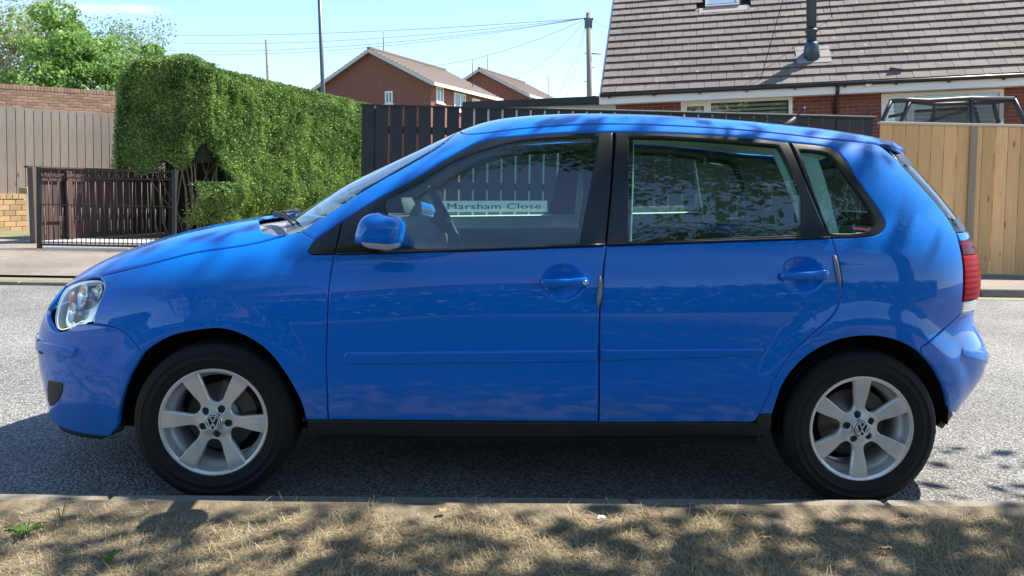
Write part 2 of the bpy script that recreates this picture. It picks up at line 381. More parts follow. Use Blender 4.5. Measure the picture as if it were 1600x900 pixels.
def offs(p, d):
    """move a CCW outline inwards by d"""
    e = np.roll(p, -1, 0)-np.roll(p, 1, 0); e /= np.maximum(np.linalg.norm(e, axis=1), 1e-9)[:, None]
    return p+np.stack([-e[:, 1], e[:, 0]], 1)*d
def inpoly(pt, poly):
    x, y = pt[:, 0][:, None], pt[:, 1][:, None]; a = poly; b = np.roll(poly, -1, 0)
    c = ((a[:, 1] > y) != (b[:, 1] > y)) & (x < (b[:, 0]-a[:, 0])*(y-a[:, 1])/np.where(b[:, 1] == a[:, 1], 1e-12, b[:, 1]-a[:, 1])+a[:, 0])
    return c.sum(1) % 2 == 1
def edgedist(pt, poly):
    d = np.full(len(pt), 9.)
    for i in range(0, len(pt), 500):
        q = pt[i:i+500]; d[i:i+500] = np.sqrt(((q[:, None]-poly[None])**2).sum(2)).min(1)
    return d
def tri(outer, holes, grid, fine=()):
    """rings: list of (outline, is_hole) nested outer ring + inset ring"""
    V = []; E = []; rings = []
    for r in outer+holes:
        b = len(V); V += list(r); n = len(r); E += [(b+i, b+(i+1) % n) for i in range(n)]; rings.append((b, n))
    big = outer[0]; lo, hi = big.min(0), big.max(0)
    xs = np.arange(lo[0], hi[0], grid); ys = np.arange(lo[1], hi[1], grid*.87)
    g = np.array([(x+(grid/2 if j % 2 else 0), y) for j, y in enumerate(ys) for x in xs]) if len(xs) and len(ys) else np.zeros((0, 2))
    for (cx, cy, rx, ry, st) in fine:
        g = g[((g[:, 0]-cx)/rx)**2+((g[:, 1]-cy)/ry)**2 > 1.0]
        q = np.array([(x, y) for x in np.arange(cx-rx, cx+rx, st) for y in np.arange(cy-ry, cy+ry, st) if ((x-cx)/rx)**2+((y-cy)/ry)**2 < .98]); g = np.vstack([g, q])
    if len(g):
        k = inpoly(g, outer[-1])
        for h in holes: k &= ~inpoly(g, h)
        g = g[k]
    if len(g):
        lim = np.full(len(g), grid*.45)
        for (cx, cy, rx, ry, st) in fine: lim = np.where(((g[:, 0]-cx)/rx)**2+((g[:, 1]-cy)/ry)**2 < 1, st*.5, lim)
        k = np.ones(len(g), bool)
        for r in outer+holes: k &= edgedist(g, r) > lim
        g = g[k]
    V = np.vstack([np.array(V), g]) if len(g) else np.array(V)
    ov, oe, of, orig, _, _ = delaunay_2d_cdt([Vector(p) for p in V], E, [], 0, 1e-7)
    ov = np.array([tuple(p) for p in ov]); fs = np.array([f for f in of if len(f) == 3])
    c = ov[fs].mean(1); k = inpoly(c, outer[0])
    for h in holes[::2] if len(holes) else []: k &= ~inpoly(c, h)
    fs = fs[k]; mp_ = {}
    for i, o in enumerate(orig):
        for q in o: mp_[q] = i
    return ov, fs, [[mp_.get(b+i) for i in range(n)] for b, n in rings]
def panel(name, curves, proj, m, parent, gap=.0020, rim=.018, off=0, grid=.035, holes=(), soft=.005, drop=.0038, fine=(), mirror=False, raw=None, only_mesh=False, thick=None, mats=None):
    o0 = raw if raw is not None else outline(curves, proj)
    hs = [outline(h, proj) if not isinstance(h, np.ndarray) else h for h in holes]
    outer = [offs(o0, gap)]+([offs(o0, gap+soft)] if soft else [])
    hr = []
    for h in hs: hr += [offs(h, -gap)]+([offs(h, -gap-soft)] if soft else [])
    if not soft:
        hr2 = []
        for h in hr: hr2 += [h, h]
        ov, fs, rings = tri(outer, [h for h in hr], grid, fine) if not hr else tri(outer, hr2[::1], grid, fine)
        if hr: rings = [rings[0]]+rings[1::2]
    else: ov, fs, rings = tri(outer, hr, grid, fine)
    Pt = proj(ov); e = 1.5e-3
    ta = proj(ov+[e, 0])-proj(ov-[e, 0]); tb = proj(ov+[0, e])-proj(ov-[0, e]); N = np.cross(ta, tb); N /= np.maximum(np.linalg.norm(N, axis=1), 1e-12)[:, None]
    if proj.S is not None:
        o_ = Pt-np.stack([Pt[:, 0]*.62, 0*Pt[:, 0], np.full(len(Pt), .75)], 1); flip = (N*o_).sum(1) < 0
        if flip.mean() > .5: N = -N
    else: N = np.where(N[:, 1:2] > 0, -N, N)
    V = Pt+N*off; Nn = N.copy(); F_ = []
    a, b, c = Pt[fs[:, 0]], Pt[fs[:, 1]], Pt[fs[:, 2]]; fl = (np.cross(b-a, c-a)*N[fs[:, 0]]).sum(1) < 0
    fs[fl] = fs[fl][:, ::-1]; F_ = [tuple(map(int, f)) for f in fs]
    cen = None
    rimrings = [rings[0]]+([r for r in rings[2::2]] if soft else rings[1:])
    ishole = [False]+[True]*(len(rimrings)-1)
    for ring, hole in zip(rimrings, ishole):
        r = [q for q in ring if q is not None]; r = [q for i, q in enumerate(r) if q != r[i-1]]; n = len(r)
        q = Pt[r]; t = np.roll(q, -1, 0)-np.roll(q, 1, 0); o_ = np.cross(t, N[r]); o_ /= np.maximum(np.linalg.norm(o_, axis=1), 1e-12)[:, None]
        cc = ov[r]; e2 = np.roll(cc, -1, 0)-np.roll(cc, 1, 0)
        # outwards test in shell coordinates
        tst = proj(cc+np.stack([e2[:, 1], -e2[:, 0]], 1)/np.maximum(np.linalg.norm(e2, axis=1), 1e-9)[:, None]*.002)-q
        area = np.sum(cc[:, 0]*np.roll(cc[:, 1], -1)-np.roll(cc[:, 0], -1)*cc[:, 1]); sg = 1 if area > 0 else -1
        if hole: sg = -sg
        s_ = np.sign((o_*tst*sg).sum(1)); o_ = o_*np.where(s_ == 0, 1, s_)[:, None]
        if soft:
            V[r] -= N[r]*drop; Nn[r] = N[r]*.75+o_*.65
        if rim:
            b0 = len(V); V = np.vstack([V, V[r]-N[r]*rim, ]); Nn = np.vstack([Nn, o_])
            for i in range(n):
                j = (i+1) % n; qd = (r[i], r[j], b0+j, b0+i)
                fn = np.cross(V[qd[1]]-V[qd[0]], V[qd[2]]-V[qd[0]])
                if fn @ o_[i] < 0: qd = qd[::-1]
                F_.append(tuple(int(x) for x in qd))
    Nn /= np.maximum(np.linalg.norm(Nn, axis=1), 1e-12)[:, None]
    def mk(V, F_, Nn):
        me = bpy.data.meshes.new(name); me.from_pydata([tuple(map(float, p)) for p in V], [], F_); me.polygons.foreach_set('use_smooth', [True]*len(me.polygons)); me.update()
        me.normals_split_custom_set_from_vertices([tuple(map(float, p)) for p in Nn]); return me
    me = mk(V, F_, Nn)
    if only_mesh: me.materials.append(m); return me
    o = link(name, me, m, parent)
    if mirror:
        s = np.array([1, -1, 1]); o2 = link(name, mk(V*s, [f[::-1] for f in F_], Nn*s), m, parent); return o, o2
    return o
A = lambda a, b: {'at': (a, b)}
def fixmono(*a): pass
# ================================================================== THE CAR: parts
_h = hit([(879, 441), (1254, 429)]); HANDLES[:] = [(_h[0][0], _h[0][2]), (_h[1][0], _h[1][2])]
car = thing('parked_car', 'bright blue five-door hatchback parked side-on at the near kerb, seen from its passenger side', 'car', (0, CY, 0))
SD = side(); SDD = side(dn=True); TP = top(); TPL = top(Ylow); CF = cyl(-1, -1.12); CR = cyl(1, 1.15); TPG = top(Ygh)
def symo(curves, proj, ax):
    res = []
    for c in curves:
        pts = [np.array(q['at'], float) if isinstance(q, dict) else proj.inv(hit([q], proj.S))[0] for q in c]
        res += catmull(pts, .012)
    res.append(pts[-1]); res = np.array(res); m = res[::-1].copy(); m[:, ax] *= -1; al = np.vstack([res, m[1:-1] if abs(res[0][ax]) < 1e-6 else m[1:]])
    keep = [al[0]]
    for p in al[1:]:
        if np.linalg.norm(p-keep[-1]) > .004: keep.append(p)
    al = np.array(keep)
    if np.linalg.norm(al[0]-al[-1]) < .004: al = al[:-1]
    a = .5*np.sum(al[:, 0]*np.roll(al[:, 1], -1)-np.roll(al[:, 0], -1)*al[:, 1]); return al if a > 0 else al[::-1]
BELT1 = [(522, 398), (700, 393), (947, 384)]; BELT2 = [(948, 384), (1120, 378), (1300, 372)]
GA = [(522, 398), (516, 430), (512, 480), (510, 560), (511, 610), (513, 657)]
GB = [(947, 384), (943, 420), (938, 470), (936, 540), (935, 660)]
GB2 = [(948, 384), (944, 420), (939, 470), (937, 540), (936, 661)]
GCv = [(1300, 372), (1311, 410), (1316, 445), (1313, 470), (1300, 495), (1268, 524), (1235, 556), (1212, 592), (1198, 625), (1187, 648)]
ARF = [(222, 553), (239, 540), (271, 524), (317, 515), (353, 515), (392, 530), (424, 555), (452, 594), (470, 629), (478, 657)]
ARF2 = [(222, 553), (205, 582), (194, 610), (187, 640), (184, 667)]
ARR = [(1207, 647), (1212, 630), (1222, 603), (1240, 576), (1268, 551), (1307, 532), (1347, 525), (1383, 527), (1417, 538), (1439, 552)]
ARR2 = [(1439, 552), (1460, 575), (1474, 600), (1482, 627), (1484, 645)]
HG = [(153, 432), (227, 414), (302, 395), (391, 381), (469, 361)]
fh = [(HANDLES[0][0], HANDLES[0][1], .095, .08, .0065)]; rh = [(HANDLES[1][0], HANDLES[1][1], .095, .08, .0065)]
panel('front_door', [BELT1, GB, [(935, 660), (513, 657)], GA[::-1]], SDD, BLUE, car, fine=fh, mirror=True)
panel('rear_door', [BELT2, GCv, [(1187, 648), (1179, 659), (1165, 661)], [(1165, 661), (936, 661)], GB2[::-1]], SDD, BLUE, car, fine=rh, mirror=True)
panel('front_wing', [HG, [(469, 361), (492, 373)], [(492, 373), (483, 384), (481, 393), (486, 398)], [(486, 398), (522, 398)], GA, [(513, 657), (478, 657)], ARF[::-1],
      [(222, 553), (207, 533), (190, 517), (170, 510), (144, 506)], [(144, 506), (150, 482), (156, 467), (162, 452), (162, 442), (153, 432)]], SD, BLUE, car, mirror=True, grid=.028)
DLO_TOP = [(492, 373), (530, 347), (583, 314), (626, 290), (670, 265), (712, 239), (756, 219), (825, 211), (890, 207), (960, 205.5), (1040, 207), (1155, 213), (1230, 221), (1277, 226), (1302, 232), (1318, 246), (1346, 288), (1374, 329), (1383, 348), (1378, 362), (1364, 368), (1335, 371), (1300, 372)]
panel('body_side_frame', [[(469, 361), (530, 321), (577, 291.5), (631, 261), (684, 230), (716, 206)], [(716, 206), (738, 209), (827, 199), (960, 193), (1113, 199), (1220, 208), (1290, 216), (1350, 222)], [(1350, 222), (1372, 226), (1391, 240)], [(1391, 240), (1440, 291), (1472, 328), (1494, 362)],
      [(1494, 362), (1499, 379)], [(1499, 379), (1505, 410), (1506, 445), (1502, 490)], [(1502, 490), (1475, 514), (1439, 543)], [(1439, 543), (1439, 552)], ARR[::-1], [(1207, 647), (1187, 648)], GCv[::-1], DLO_TOP[::-1], [(492, 373), (469, 361)]],
      SD, BLUE, car, mirror=True, gap=.0012, grid=.03, rim=.012)
# glass and black surrounds on both sides
WG1 = [[(606, 333), (604, 312), (655, 285), (717, 248), (800, 222), (900, 213.5), (935, 213)], [(935, 213), (922, 290), (905, 380)], [(905, 380), (760, 386), (606, 389)]]
WG2 = [[(982, 213), (1042, 214), (1113, 218), (1184, 224), (1217, 227)], [(1217, 227), (1240, 275), (1251, 310), (1252, 366)], [(1252, 366), (1110, 372), (982, 377)]]
WG3 = [[(1249, 233), (1285, 237), (1302, 246), (1328, 280), (1355, 320), (1367, 342), (1365, 354), (1350, 362), (1330, 364), (1298, 364)], [(1298, 364), (1275, 305), (1249, 233)]]
S1 = [[(524, 398), (529, 370), (534, 344.5)], [(534, 344.5)]+DLO_TOP[2:9]+[(957, 205.5)], [(957, 205.5), (954, 290), (946, 384)], [(946, 384), (700, 393), (524, 398)]]
S2 = [[(962, 205.5)]+DLO_TOP[10:12]+[(1232, 221.5)], [(1232, 221.5), (1255, 275), (1275, 325), (1297, 372)], BELT2[::-1], [(948, 384), (957, 290), (962, 205.5)]]
S3 = [[(1236, 222)]+DLO_TOP[13:], [(1300, 372), (1278, 320), (1258, 272), (1236, 222)]]
for nm, S_, W_, g_ in (('front_window', S1, WG1, 'front_window_surround'), ('rear_window', S2, WG2, 'rear_window_surround'), ('quarter_window', S3, WG3, 'quarter_window_surround')):
    panel(g_, S_, SD, BLACKTRIM, car, gap=.0012, rim=.02, off=-.001, holes=[W_], mirror=True, soft=.003)
    a, b = panel(nm, W_, SD, GLASS, car, gap=-.006, rim=0, off=-.007, soft=0, mirror=True, grid=.05)
panel('fixed_quarter_trim', [[(486, 398), (481, 393), (483, 384), (492, 373)], [(492, 373), (510, 361), (533, 345)], [(533, 345), (528, 370), (523, 398)], [(523, 398), (486, 398)]], SD, BLACKTRIM, car, gap=.0012, rim=.02, off=-.001, mirror=True, soft=.003)
# bright waist strip along the bottom of the glass
for pts in ([(525, 396.5), (700, 391), (945, 382)], [(951, 382), (1120, 376.5), (1297, 370.5)]):
    p = np.array(hit(pts)); pp = catmull(p, .05)+[p[-1]]
    for s in (1, -1):
        mb = MB(); mb.tube([(q[0], (q[1]-.003)*s, q[2]) for q in pp], .0045, 6); mb.build('waist_seal', BLACKTRIM, car)
# bonnet, scuttle, screens, roof
HOODREAR = [(469, 361), (452, 367), (436, 367), (419, 363.5), (406, 356)]
hr_ = hit(HOODREAR, Ylow)
hood = symo([[A(-1.985, 0), A(-1.982, .25), (99, 449)], [(99, 449), (112, 441), (127, 435), (149, 431)], [(149, 431), (153, 432)], HG, [(469, 361), (452, 366), (436, 366), (420, 363), (408, 357), A(-1.215, .28), A(-1.235, 0)]], TPL, 1)
panel('bonnet', None, TPL, BLUE, car, raw=hood, grid=.03, rim=.012)
cw = symo([[A(-1.33, 0), A(-1.30, .3), A(-1.12, .6), A(-.98, .70)], [A(-.98, .70), A(-.80, .73)], [A(-.80, .73), A(-.86, .4), A(-.9, 0)]], TPL, 1)
cowl = panel('scuttle_panel', None, TPL, GREYPL, car, raw=cw, grid=.04, rim=.004, off=-.035)
ws = symo([[A(-1.10, 0), A(-1.07, .35), A(-1.0, .56), (468, 356)], [(469, 358), (530, 319), (577, 289.5), (631, 259), (684, 228), (716, 204)], [(716, 204), A(-.345, .4), A(-.365, 0)]], TPG, 1)
panel('windscreen', None, TPG, SCREEN, car, raw=ws, gap=.001, rim=.003, soft=0, grid=.045)
rf = symo([[A(-.36, 0), A(-.342, .4), (716, 206)], [(716, 206), (738, 209), (827, 199), (960, 193), (1113, 199), (1220, 208), (1290, 216), (1350, 222)], [(1350, 222), A(1.575, .4), A(1.60, 0)]], TP, 1)
panel('roof', None, TP, BLUE, car, raw=rf, gap=.0009, grid=.035, rim=.01, soft=.003, drop=.0012)
panel('headlining', None, TP, TRIMPALE, car, raw=offs(rf, .03), gap=0, grid=.09, rim=0, soft=0, off=-.035)
# nose
bump = symo([[A(0, .20), A(.35, .20), A(.72, .20), A(.90, .205)], [A(.90, .205), (184, 667)], ARF2[::-1], [(222, 553), (207, 533), (190, 517), (170, 510), (144, 506)], [(144, 506), (123, 506), (112, 512), (97, 518), (84, 516), A(.52, .655), A(.25, .66), A(0, .66)]], CF, 0)
panel('front_bumper', None, CF, BLUE, car, raw=bump, grid=.026)
HL = [[(84, 496), (86, 485), (89, 473), (93.5, 463), (99, 454.5), (105, 448), (115, 442), (127, 438), (141, 436), (154, 436), (160, 439), (161.5, 445), (160, 454), (155, 467), (149, 482), (144, 493), (139, 503)], [(139, 503), (123, 503)], [(123, 503), (115, 508), (104, 513), (93, 516), (87, 514), (84.5, 507), (84, 496)]]
hlo = outline(HL, CF)
panel('headlight', None, CF, LENS, car, raw=hlo, gap=.002, rim=.03, off=-.002, soft=.005, mirror=True, grid=.02)
hn, hf = [o for o in car.children if o.name.startswith('headlight')]
for o, s in ((hn, 1), (hf, -1)):
    c = CF(hlo.mean(0)[None])[0]
    me = panel('reflector', None, CF, REFLECTOR, None, raw=offs(hlo, .004), gap=0, rim=0, off=-.045, soft=0, grid=.02, only_mesh=True)
    if s < 0:
        me.transform(Matrix.Scale(-1, 4, (0, 1, 0))); me.flip_normals()
    link('lamp_housing', me, REFLECTOR, o)
    me = panel('chrome', None, CF, CHROME, None, raw=hlo, gap=.001, rim=.004, off=-.012, soft=0, grid=.02, holes=[offs(hlo, .007)], only_mesh=True)
    if s < 0: me.transform(Matrix.Scale(-1, 4, (0, 1, 0))); me.flip_normals()
    link('lamp_bezel', me, CHROME, o)
    for (u, v, r_, m_, nm) in ((118, 462, .052, CHROME, 'lamp_bowl'), (101, 488, .040, CHROME, 'lamp_bowl'), (143, 455, .030, CHROME, 'lamp_bowl')):
        q = hit([(u, v)])[0]; ab = CF.inv(np.array([q])); n_ = np.array([math.cos(ab[0][0])*-1, -math.sin(ab[0][0]), .18]); n_ /= np.linalg.norm(n_)
        mb = MB(); mb.lathe([(r_, -.004), (r_*1.0, .0), (r_*.93, .002), (r_*.72, -.022), (r_*.35, -.036), (.008, -.04), (.001, -.012)], 32, 'z')
        b = mb.build(nm, m_, o); b.data.transform(Vector((0, 0, 1)).rotation_difference(Vector(n_)).to_matrix().to_4x4()); b.data.transform(Matrix.Translation(Vector(q-n_*.024)))
        if s < 0: b.data.transform(Matrix.Scale(-1, 4, (0, 1, 0)))
    q = hit([(98, 468)])[0]; mb = MB(); mb.lathe([(.001, -.03), (.012, -.025), (.016, 0), (.012, .025), (.001, .03)], 16, 'z', org=(q[0]+.035, (q[1]+.012), q[2])); b = mb.build('indicator_bulb', ORANGE, o)
    if s < 0: b.data.transform(Matrix.Scale(-1, 4, (0, 1, 0)))
gr = symo([[A(0, .668), A(.3, .668), A(.515, .663)], [A(.515, .663), A(.51, .70), A(.485, .735), A(.445, .76)], [A(.445, .76), A(.2, .80), A(0, .803)]], CF, 0)
panel('grille_surround', None, CF, BLUE, car, raw=gr, grid=.03, off=.001)
gi = symo([[A(0, .682), A(.2, .682), A(.3, .70)], [A(.3, .70), A(.28, .74)], [A(.28, .74), A(.15, .765), A(0, .77)]], CF, 0)
panel('grille', None, CF, BLACKPLASTIC, car, raw=gi, grid=.04, off=.005)
fg = outline([[(75.5, 593), (85, 595), (97, 597), (99.5, 603), (98, 614), (92, 626), (84, 634), (79, 634), (76, 625), (74.5, 608)]], CF)
panel('fog_lamp_grille', None, CF, BLACKPLASTIC, car, raw=fg, grid=.02, off=.004, mirror=True)
panel('bumper_strip', None, CF, BLUE, car, raw=symo([[A(0, .505), A(.6, .505), (64, 549)], [(64, 549), (90, 556), (113, 559)], [(113, 559), (118, 556), (121, 548), (121, 543)], [(121, 543), (90, 536), (62, 531), A(.6, .56), A(0, .56)]], CF, 0), grid=.03, off=.010, drop=.006, soft=.006)
def zf_(u, v): q = hit([(u, v)])[0]; return CF.inv(np.array([q]))[0]
_e = zf_(185, 665)
lip = symo([[A(0, .155), A(.5, .155), A(.82, .17)], [A(.82, .17), A(_e[0]-.02, _e[1]-.04)], [A(_e[0]-.02, _e[1]-.04), A(_e[0], _e[1]-.002)], [A(_e[0], _e[1]-.002), A(.88, .205), A(.72, .195), A(.35, .195), A(0, .195)]], CF, 0)
panel('front_lip', None, CF, BLACKPLASTIC, car, raw=lip, grid=.04, off=-.012)
# tail
taR = [(1499, 379), (1505, 410), (1506, 445), (1502, 490)]
def zr_(u, v): q = hit([(u, v)])[0]; return CR.inv(np.array([q]))[0]
tl = [zr_(u, v) for u, v in taR]
tlo = lambda z0, z1: outline([[A(*(np.array([np.interp(z, [t[1] for t in tl][::-1], [t[0] for t in tl][::-1]), z]))) for z in np.linspace(z0, z1, 5)], [A(np.interp(z1, [t[1] for t in tl][::-1], [t[0] for t in tl][::-1]), z1), A(.42 if z1 > .9 else .36, z1)], [A(.42 if z1 > .9 else .36, z1), A(.34 if z0 < .75 else .36, z0)], [A(.34 if z0 < .75 else .36, z0), A(np.interp(z0, [t[1] for t in tl][::-1], [t[0] for t in tl][::-1]), z0)]], CR)
zt_, zb_ = tl[0][1], tl[-1][1]
for z0, z1, m_, nm in ((zb_+.045, zt_-.05, REDLENS, 'tail_light'), (zt_-.05, zt_, DARKRED, 'tail_light'), (zb_, zb_+.045, WHITELENS, 'reversing_light')):
    panel(nm, None, CR, m_, car, raw=tlo(z0, z1), grid=.02, gap=.0012, off=.003, mirror=True, rim=.03)
_r = zr_(1484, 644)
rb = symo([[A(0, .30), A(.4, .30), A(.8, .31), A(_r[0], _r[1])], [A(_r[0], _r[1])]+ARR2[:-1][::-1], [(1439, 552), (1439, 543)], [(1439, 543), (1475, 514), (1502, 490)], [(1502, 490), A(.5, zb_-.004), A(.3, zb_-.005), A(0, zb_-.005)]], CR, 0)
panel('rear_bumper', None, CR, BLUE, car, raw=rb, grid=.026)
rs = symo([[A(0, .495), A(.4, .495), A(.62, .495), (1508, 559)], [(1508, 559), (1503, 556), (1502, 550), (1503, 543)], [(1503, 543), A(.62, .555), A(.4, .556), A(0, .556)]], CR, 0)
panel('rear_bumper_strip', None, CR, BLUE, car, raw=rs, grid=.03, off=.006, drop=.006, soft=.006)
rv = symo([[A(0, .22), A(.5, .22), A(.85, .235), A(_r[0]-.04, _r[1]-.055)], [A(_r[0]-.04, _r[1]-.055), A(_r[0], _r[1]-.004)], [A(_r[0], _r[1]-.004), A(.8, .305), A(.4, .295), A(0, .295)]], CR, 0)
panel('rear_valance', None, CR, BLACKPLASTIC, car, raw=rv, grid=.04, off=-.006)
he = [zr_(u, v) for u, v in ((1391, 241), (1440, 292), (1472, 329), (1494, 362))]
ht = symo([[A(0, zb_), A(.32, zb_)], [A(.33, zb_), A(.35, .8), A(.40, zt_+.005), A(he[-1][0], zt_+.005)], [A(he[-1][0], zt_+.005), A(*(he[-1]-[0, .003]))], [A(*(he[-1]-[0, .003])), A(.3, 1.055), A(0, 1.06)]], CR, 0)
panel('tailgate', None, CR, BLUE, car, raw=ht, grid=.035)
hg_ = symo([[A(0, 1.062), A(.3, 1.058), A(*he[-1])], [A(*he[-1]), A(*he[2]), A(*he[1]), A(*he[0])], [A(*he[0]), A(.25, 1.425), A(0, 1.43)]], CR, 0)
panel('tailgate_glass_surround', None, CR, BLACKTRIM, car, raw=hg_, grid=.04, off=-.002, holes=[offs(hg_, .055)], rim=.012)
hgb = symo([[A(0, 1.03), A(.3, 1.03), A(he[3][0]+.03, he[3][1]-.02)], [A(he[3][0]+.03, he[3][1]-.02), A(he[2][0]+.05, he[2][1]), A(he[1][0]+.05, he[1][1]), A(he[0][0]+.05, he[0][1]+.02)], [A(he[0][0]+.05, he[0][1]+.02), A(.25, 1.435), A(0, 1.44)]], CR, 0)
panel('tailgate_aperture', None, CR, DARK, car, raw=hgb, grid=.05, off=-.018, rim=0, soft=0, gap=0, holes=[offs(hg_, .045)])
panel('tailgate_window', None, CR, GLASS, car, raw=offs(hg_, .05), grid=.05, off=-.006, rim=0, soft=0, gap=0)
# roof spoiler
mb = MB(); vs = []; fs = []; n = 33; zsp = TP(np.array([[1.56, 0.]]))[0][2]-.003
for i in range(n):
    b = -.52+1.04*i/(n-1); k = (abs(b)/.52); xe = 1.70-.25*k**2.2; xs_ = 1.56-.20*k**2.2; e = 1-k**8*.6
    z0 = zsp-.012*k**2.5; zt1 = z0-.020-.012*k**2
    th_ = 1-.92*k**6; zm_ = z0-.022
    for (x, z) in ((xs_, z0-.02), (xs_+.015, z0+.001), (xs_+.07, z0-.006), (xe-.02, zt1), (xe, zt1-.012), (xe-.004, zt1-.028), (xe-.03, zt1-.032), (xs_+.08, zt1-.06*e)): vs.append((x, -b, zm_+(z-zm_)*th_))
for i in range(n-1):
    for k in range(7): fs.append((i*8+k, (i+1)*8+k, (i+1)*8+k+1, i*8+k+1))
fs += [tuple(range(8)), tuple((n-1)*8+k for k in range(7, -1, -1))]
mb.add(vs, fs, True); o = fixn(mb.build('roof_spoiler', BLUE, car)); smooth_edges(o)
# sills and mouldings
panel('sill', [[(478, 657), (513, 659), (935, 662), (1165, 663), (1180, 660), (1188, 650), (1207, 648)], [(1207, 648), (1207, 660), (1203, 683)], [(1203, 683), (800, 685), (482, 683)], [(482, 683), (479, 670), (478, 657)]], SD, BLACKPLASTIC, car, off=-.004, rim=.06, mirror=True)
panel('door_moulding', [[(540, 549), (933, 545)], [(933, 545), (933, 565)], [(933, 565), (548, 569)], [(548, 569), (539, 566), (536, 558), (540, 549)]], SD, BLUE, car, off=.013, rim=.010, drop=.009, soft=.010, mirror=True, grid=.03)
panel('door_moulding', [[(939, 544), (1188, 542)], [(1188, 542), (1193, 547), (1191, 553), (1184, 557)], [(1184, 557), (939, 564)], [(939, 564), (939, 544)]], SD, BLUE, car, off=.013, rim=.010, drop=.009, soft=.010, mirror=True, grid=.03)
for pts in ([(939, 431), (938, 455), (935, 478)], [(1304, 399), (1308, 420), (1312, 445)]):
    p = hit(pts); pp = catmull(p, .02)+[p[-1]]
    for s in (1, -1):
        mb = MB(); mb.tube([(q[0]-.002, (q[1]-.005)*s, q[2]) for q in pp], [.005]+[.0085]*(len(pp)-2)+[.005], 8); mb.build('door_edge_guard', GUARD, car)
# handles
doors = [o for o in car.children if o.name.split('.')[0] in ('front_door', 'rear_door')]
for u0, u1, v0, v1, lock, dn in ((843, 919, 441, 440, True, 'front_door'), (1216, 1294, 431, 428, False, 'rear_door')):
    a = hit([(u0, v0)])[0]; b = hit([(u1, v1)])[0]; L = b[0]-a[0]
    for s in (1, -1):
        door = [o for o in doors if o.name.startswith(dn)][0 if s == 1 else 1]
        vs = []; n = 21; m_ = 14
        for i in range(n):
            t = i/(n-1); x = a[0]+L*t; z = a[2]+(b[2]-a[2])*t; y = (a[1]+(b[1]-a[1])*t)
            end = min(1, min(t, 1-t)/.06); hz = (.0155+.003*sstep((t-.62)/.15))*math.sqrt(max(end, .02)*(2-max(end, .02))); pr = .012+.020*math.sin(math.pi*min(max(t, .0), 1))**.45; th = .009*math.sqrt(max(end, .05))
            for k in range(m_):
                q = 2*math.pi*k/m_; cz = math.copysign(abs(math.cos(q))**.7, math.cos(q)); cy = math.copysign(abs(math.sin(q))**.8, math.sin(q)); vs.append((x, (y-pr+th*cy)*s, z+hz*cz))
        fs = [(i*m_+k, i*m_+(k+1) % m_, (i+1)*m_+(k+1) % m_, (i+1)*m_+k) for i in range(n-1) for k in range(m_)]+[tuple(range(m_)), tuple((n-1)*m_+k for k in range(m_))]
        h = MB().add(vs, fs, True).build('door_handle', BLUE, door); fixn(h)
        if lock:
            c = np.array([b[0]-.017, (b[1]-.038)*s, b[2]+.0005]); mb = MB(); mb.lathe([(.0085, 0), (.0085, -.002*s), (.006, -.003*s), (.006, -.0015*s), (.0005, -.0015*s)], 20, 'y', org=c); mb.build('door_lock', CHROME, door)
# mirrors
def mirror_part(s):
    root = None
    p0 = P(557, 388, -.06); p1 = P(632, 336, -.16); cx, cz = P(594, 362, -.13)[[0, 2]]
    hw = (P(632, 362, -.13)[0]-P(553, 362, -.13)[0])/2; hh = (P(594, 334, -.13)[2]-P(594, 389, -.13)[2])/2; cy = -.13-CY
    def shell(zlo, zhi, sc, name, m, par):
        vs = []; n = 30; k_ = 24
        for i in range(n+1):
            zz = zlo+(zhi-zlo)*i/n; r = (1-abs(zz)**3.4)**(1/2.6) if abs(zz) < 1 else .02
            for k in range(k_):
                t = 2*math.pi*k/k_; c_ = math.copysign(abs(math.cos(t))**.6, math.cos(t)); s_ = math.copysign(abs(math.sin(t))**.85, math.sin(t))
                x = c_*r; tap = 1-.16*(zz+1)*.5*(1 if x < 0 else .25)        # leaning front edge
                xx = x*hw*tap*sc+.010*zz; vs.append((cx+xx, (cy+s_*r*.095*sc*(1-.12*(x < 0)))*1.0*1, cz+zz*hh*sc-.006*c_))
        fs = [(i*k_+k, i*k_+(k+1) % k_, (i+1)*k_+(k+1) % k_, (i+1)*k_+k) for i in range(n) for k in range(k_)]+[tuple(range(k_)), tuple(n*k_+k for k in range(k_))]
        if s < 0: vs = [(x, -y, z) for x, y, z in vs]
        return fixn(MB().add(vs, fs, True).build(name, m, par))
    root = shell(-.70, .995, 1.0, 'door_mirror', BLUE, car)
    shell(-.98, -.72, .985, 'mirror_base', BLACKPLASTIC, root)
    # flank indicator: a pale lens wrapped round the lower rear half
    vs = []; n = 22
    for i in range(n+1):
        t = R(-112+108*i/n)
        for zz in (-.93, -.75, -.56):
            r = (1-abs(zz)**3.4)**(1/2.6); c_ = math.copysign(abs(math.cos(t))**.6, math.cos(t)); s_ = math.copysign(abs(math.sin(t))**.85, math.sin(t)); q = 1.035 if zz > -.9 else 1.0
            vs.append((cx+c_*r*hw*q+.010*zz+.002, (cy+s_*r*.095*q*1.02)*s, cz+zz*hh*(.995)-.006*c_))
    fs = [(i*3+k, i*3+3+k, i*3+4+k, i*3+1+k) for i in range(n) for k in range(2)]
    link('mirror_indicator', MB().add(vs, fs, True).mesh('mirror_indicator'), MIRLENS, root)
    mb = MB(); mb.tube([(cx-.075, (-CY+.10)*s, cz-.055), (cx-.05, (-CY+.02)*s, cz-.05), (cx-.03, (cy+.05)*s, cz-.035)], [.045, .034, .03], 12); mb.build('mirror_stalk', BLACKPLASTIC, root)
MIRLENS = mat('indicator_lens', (.80, .72, .64), rough=.25, coat=1)
for s in (1, -1): mirror_part(s)
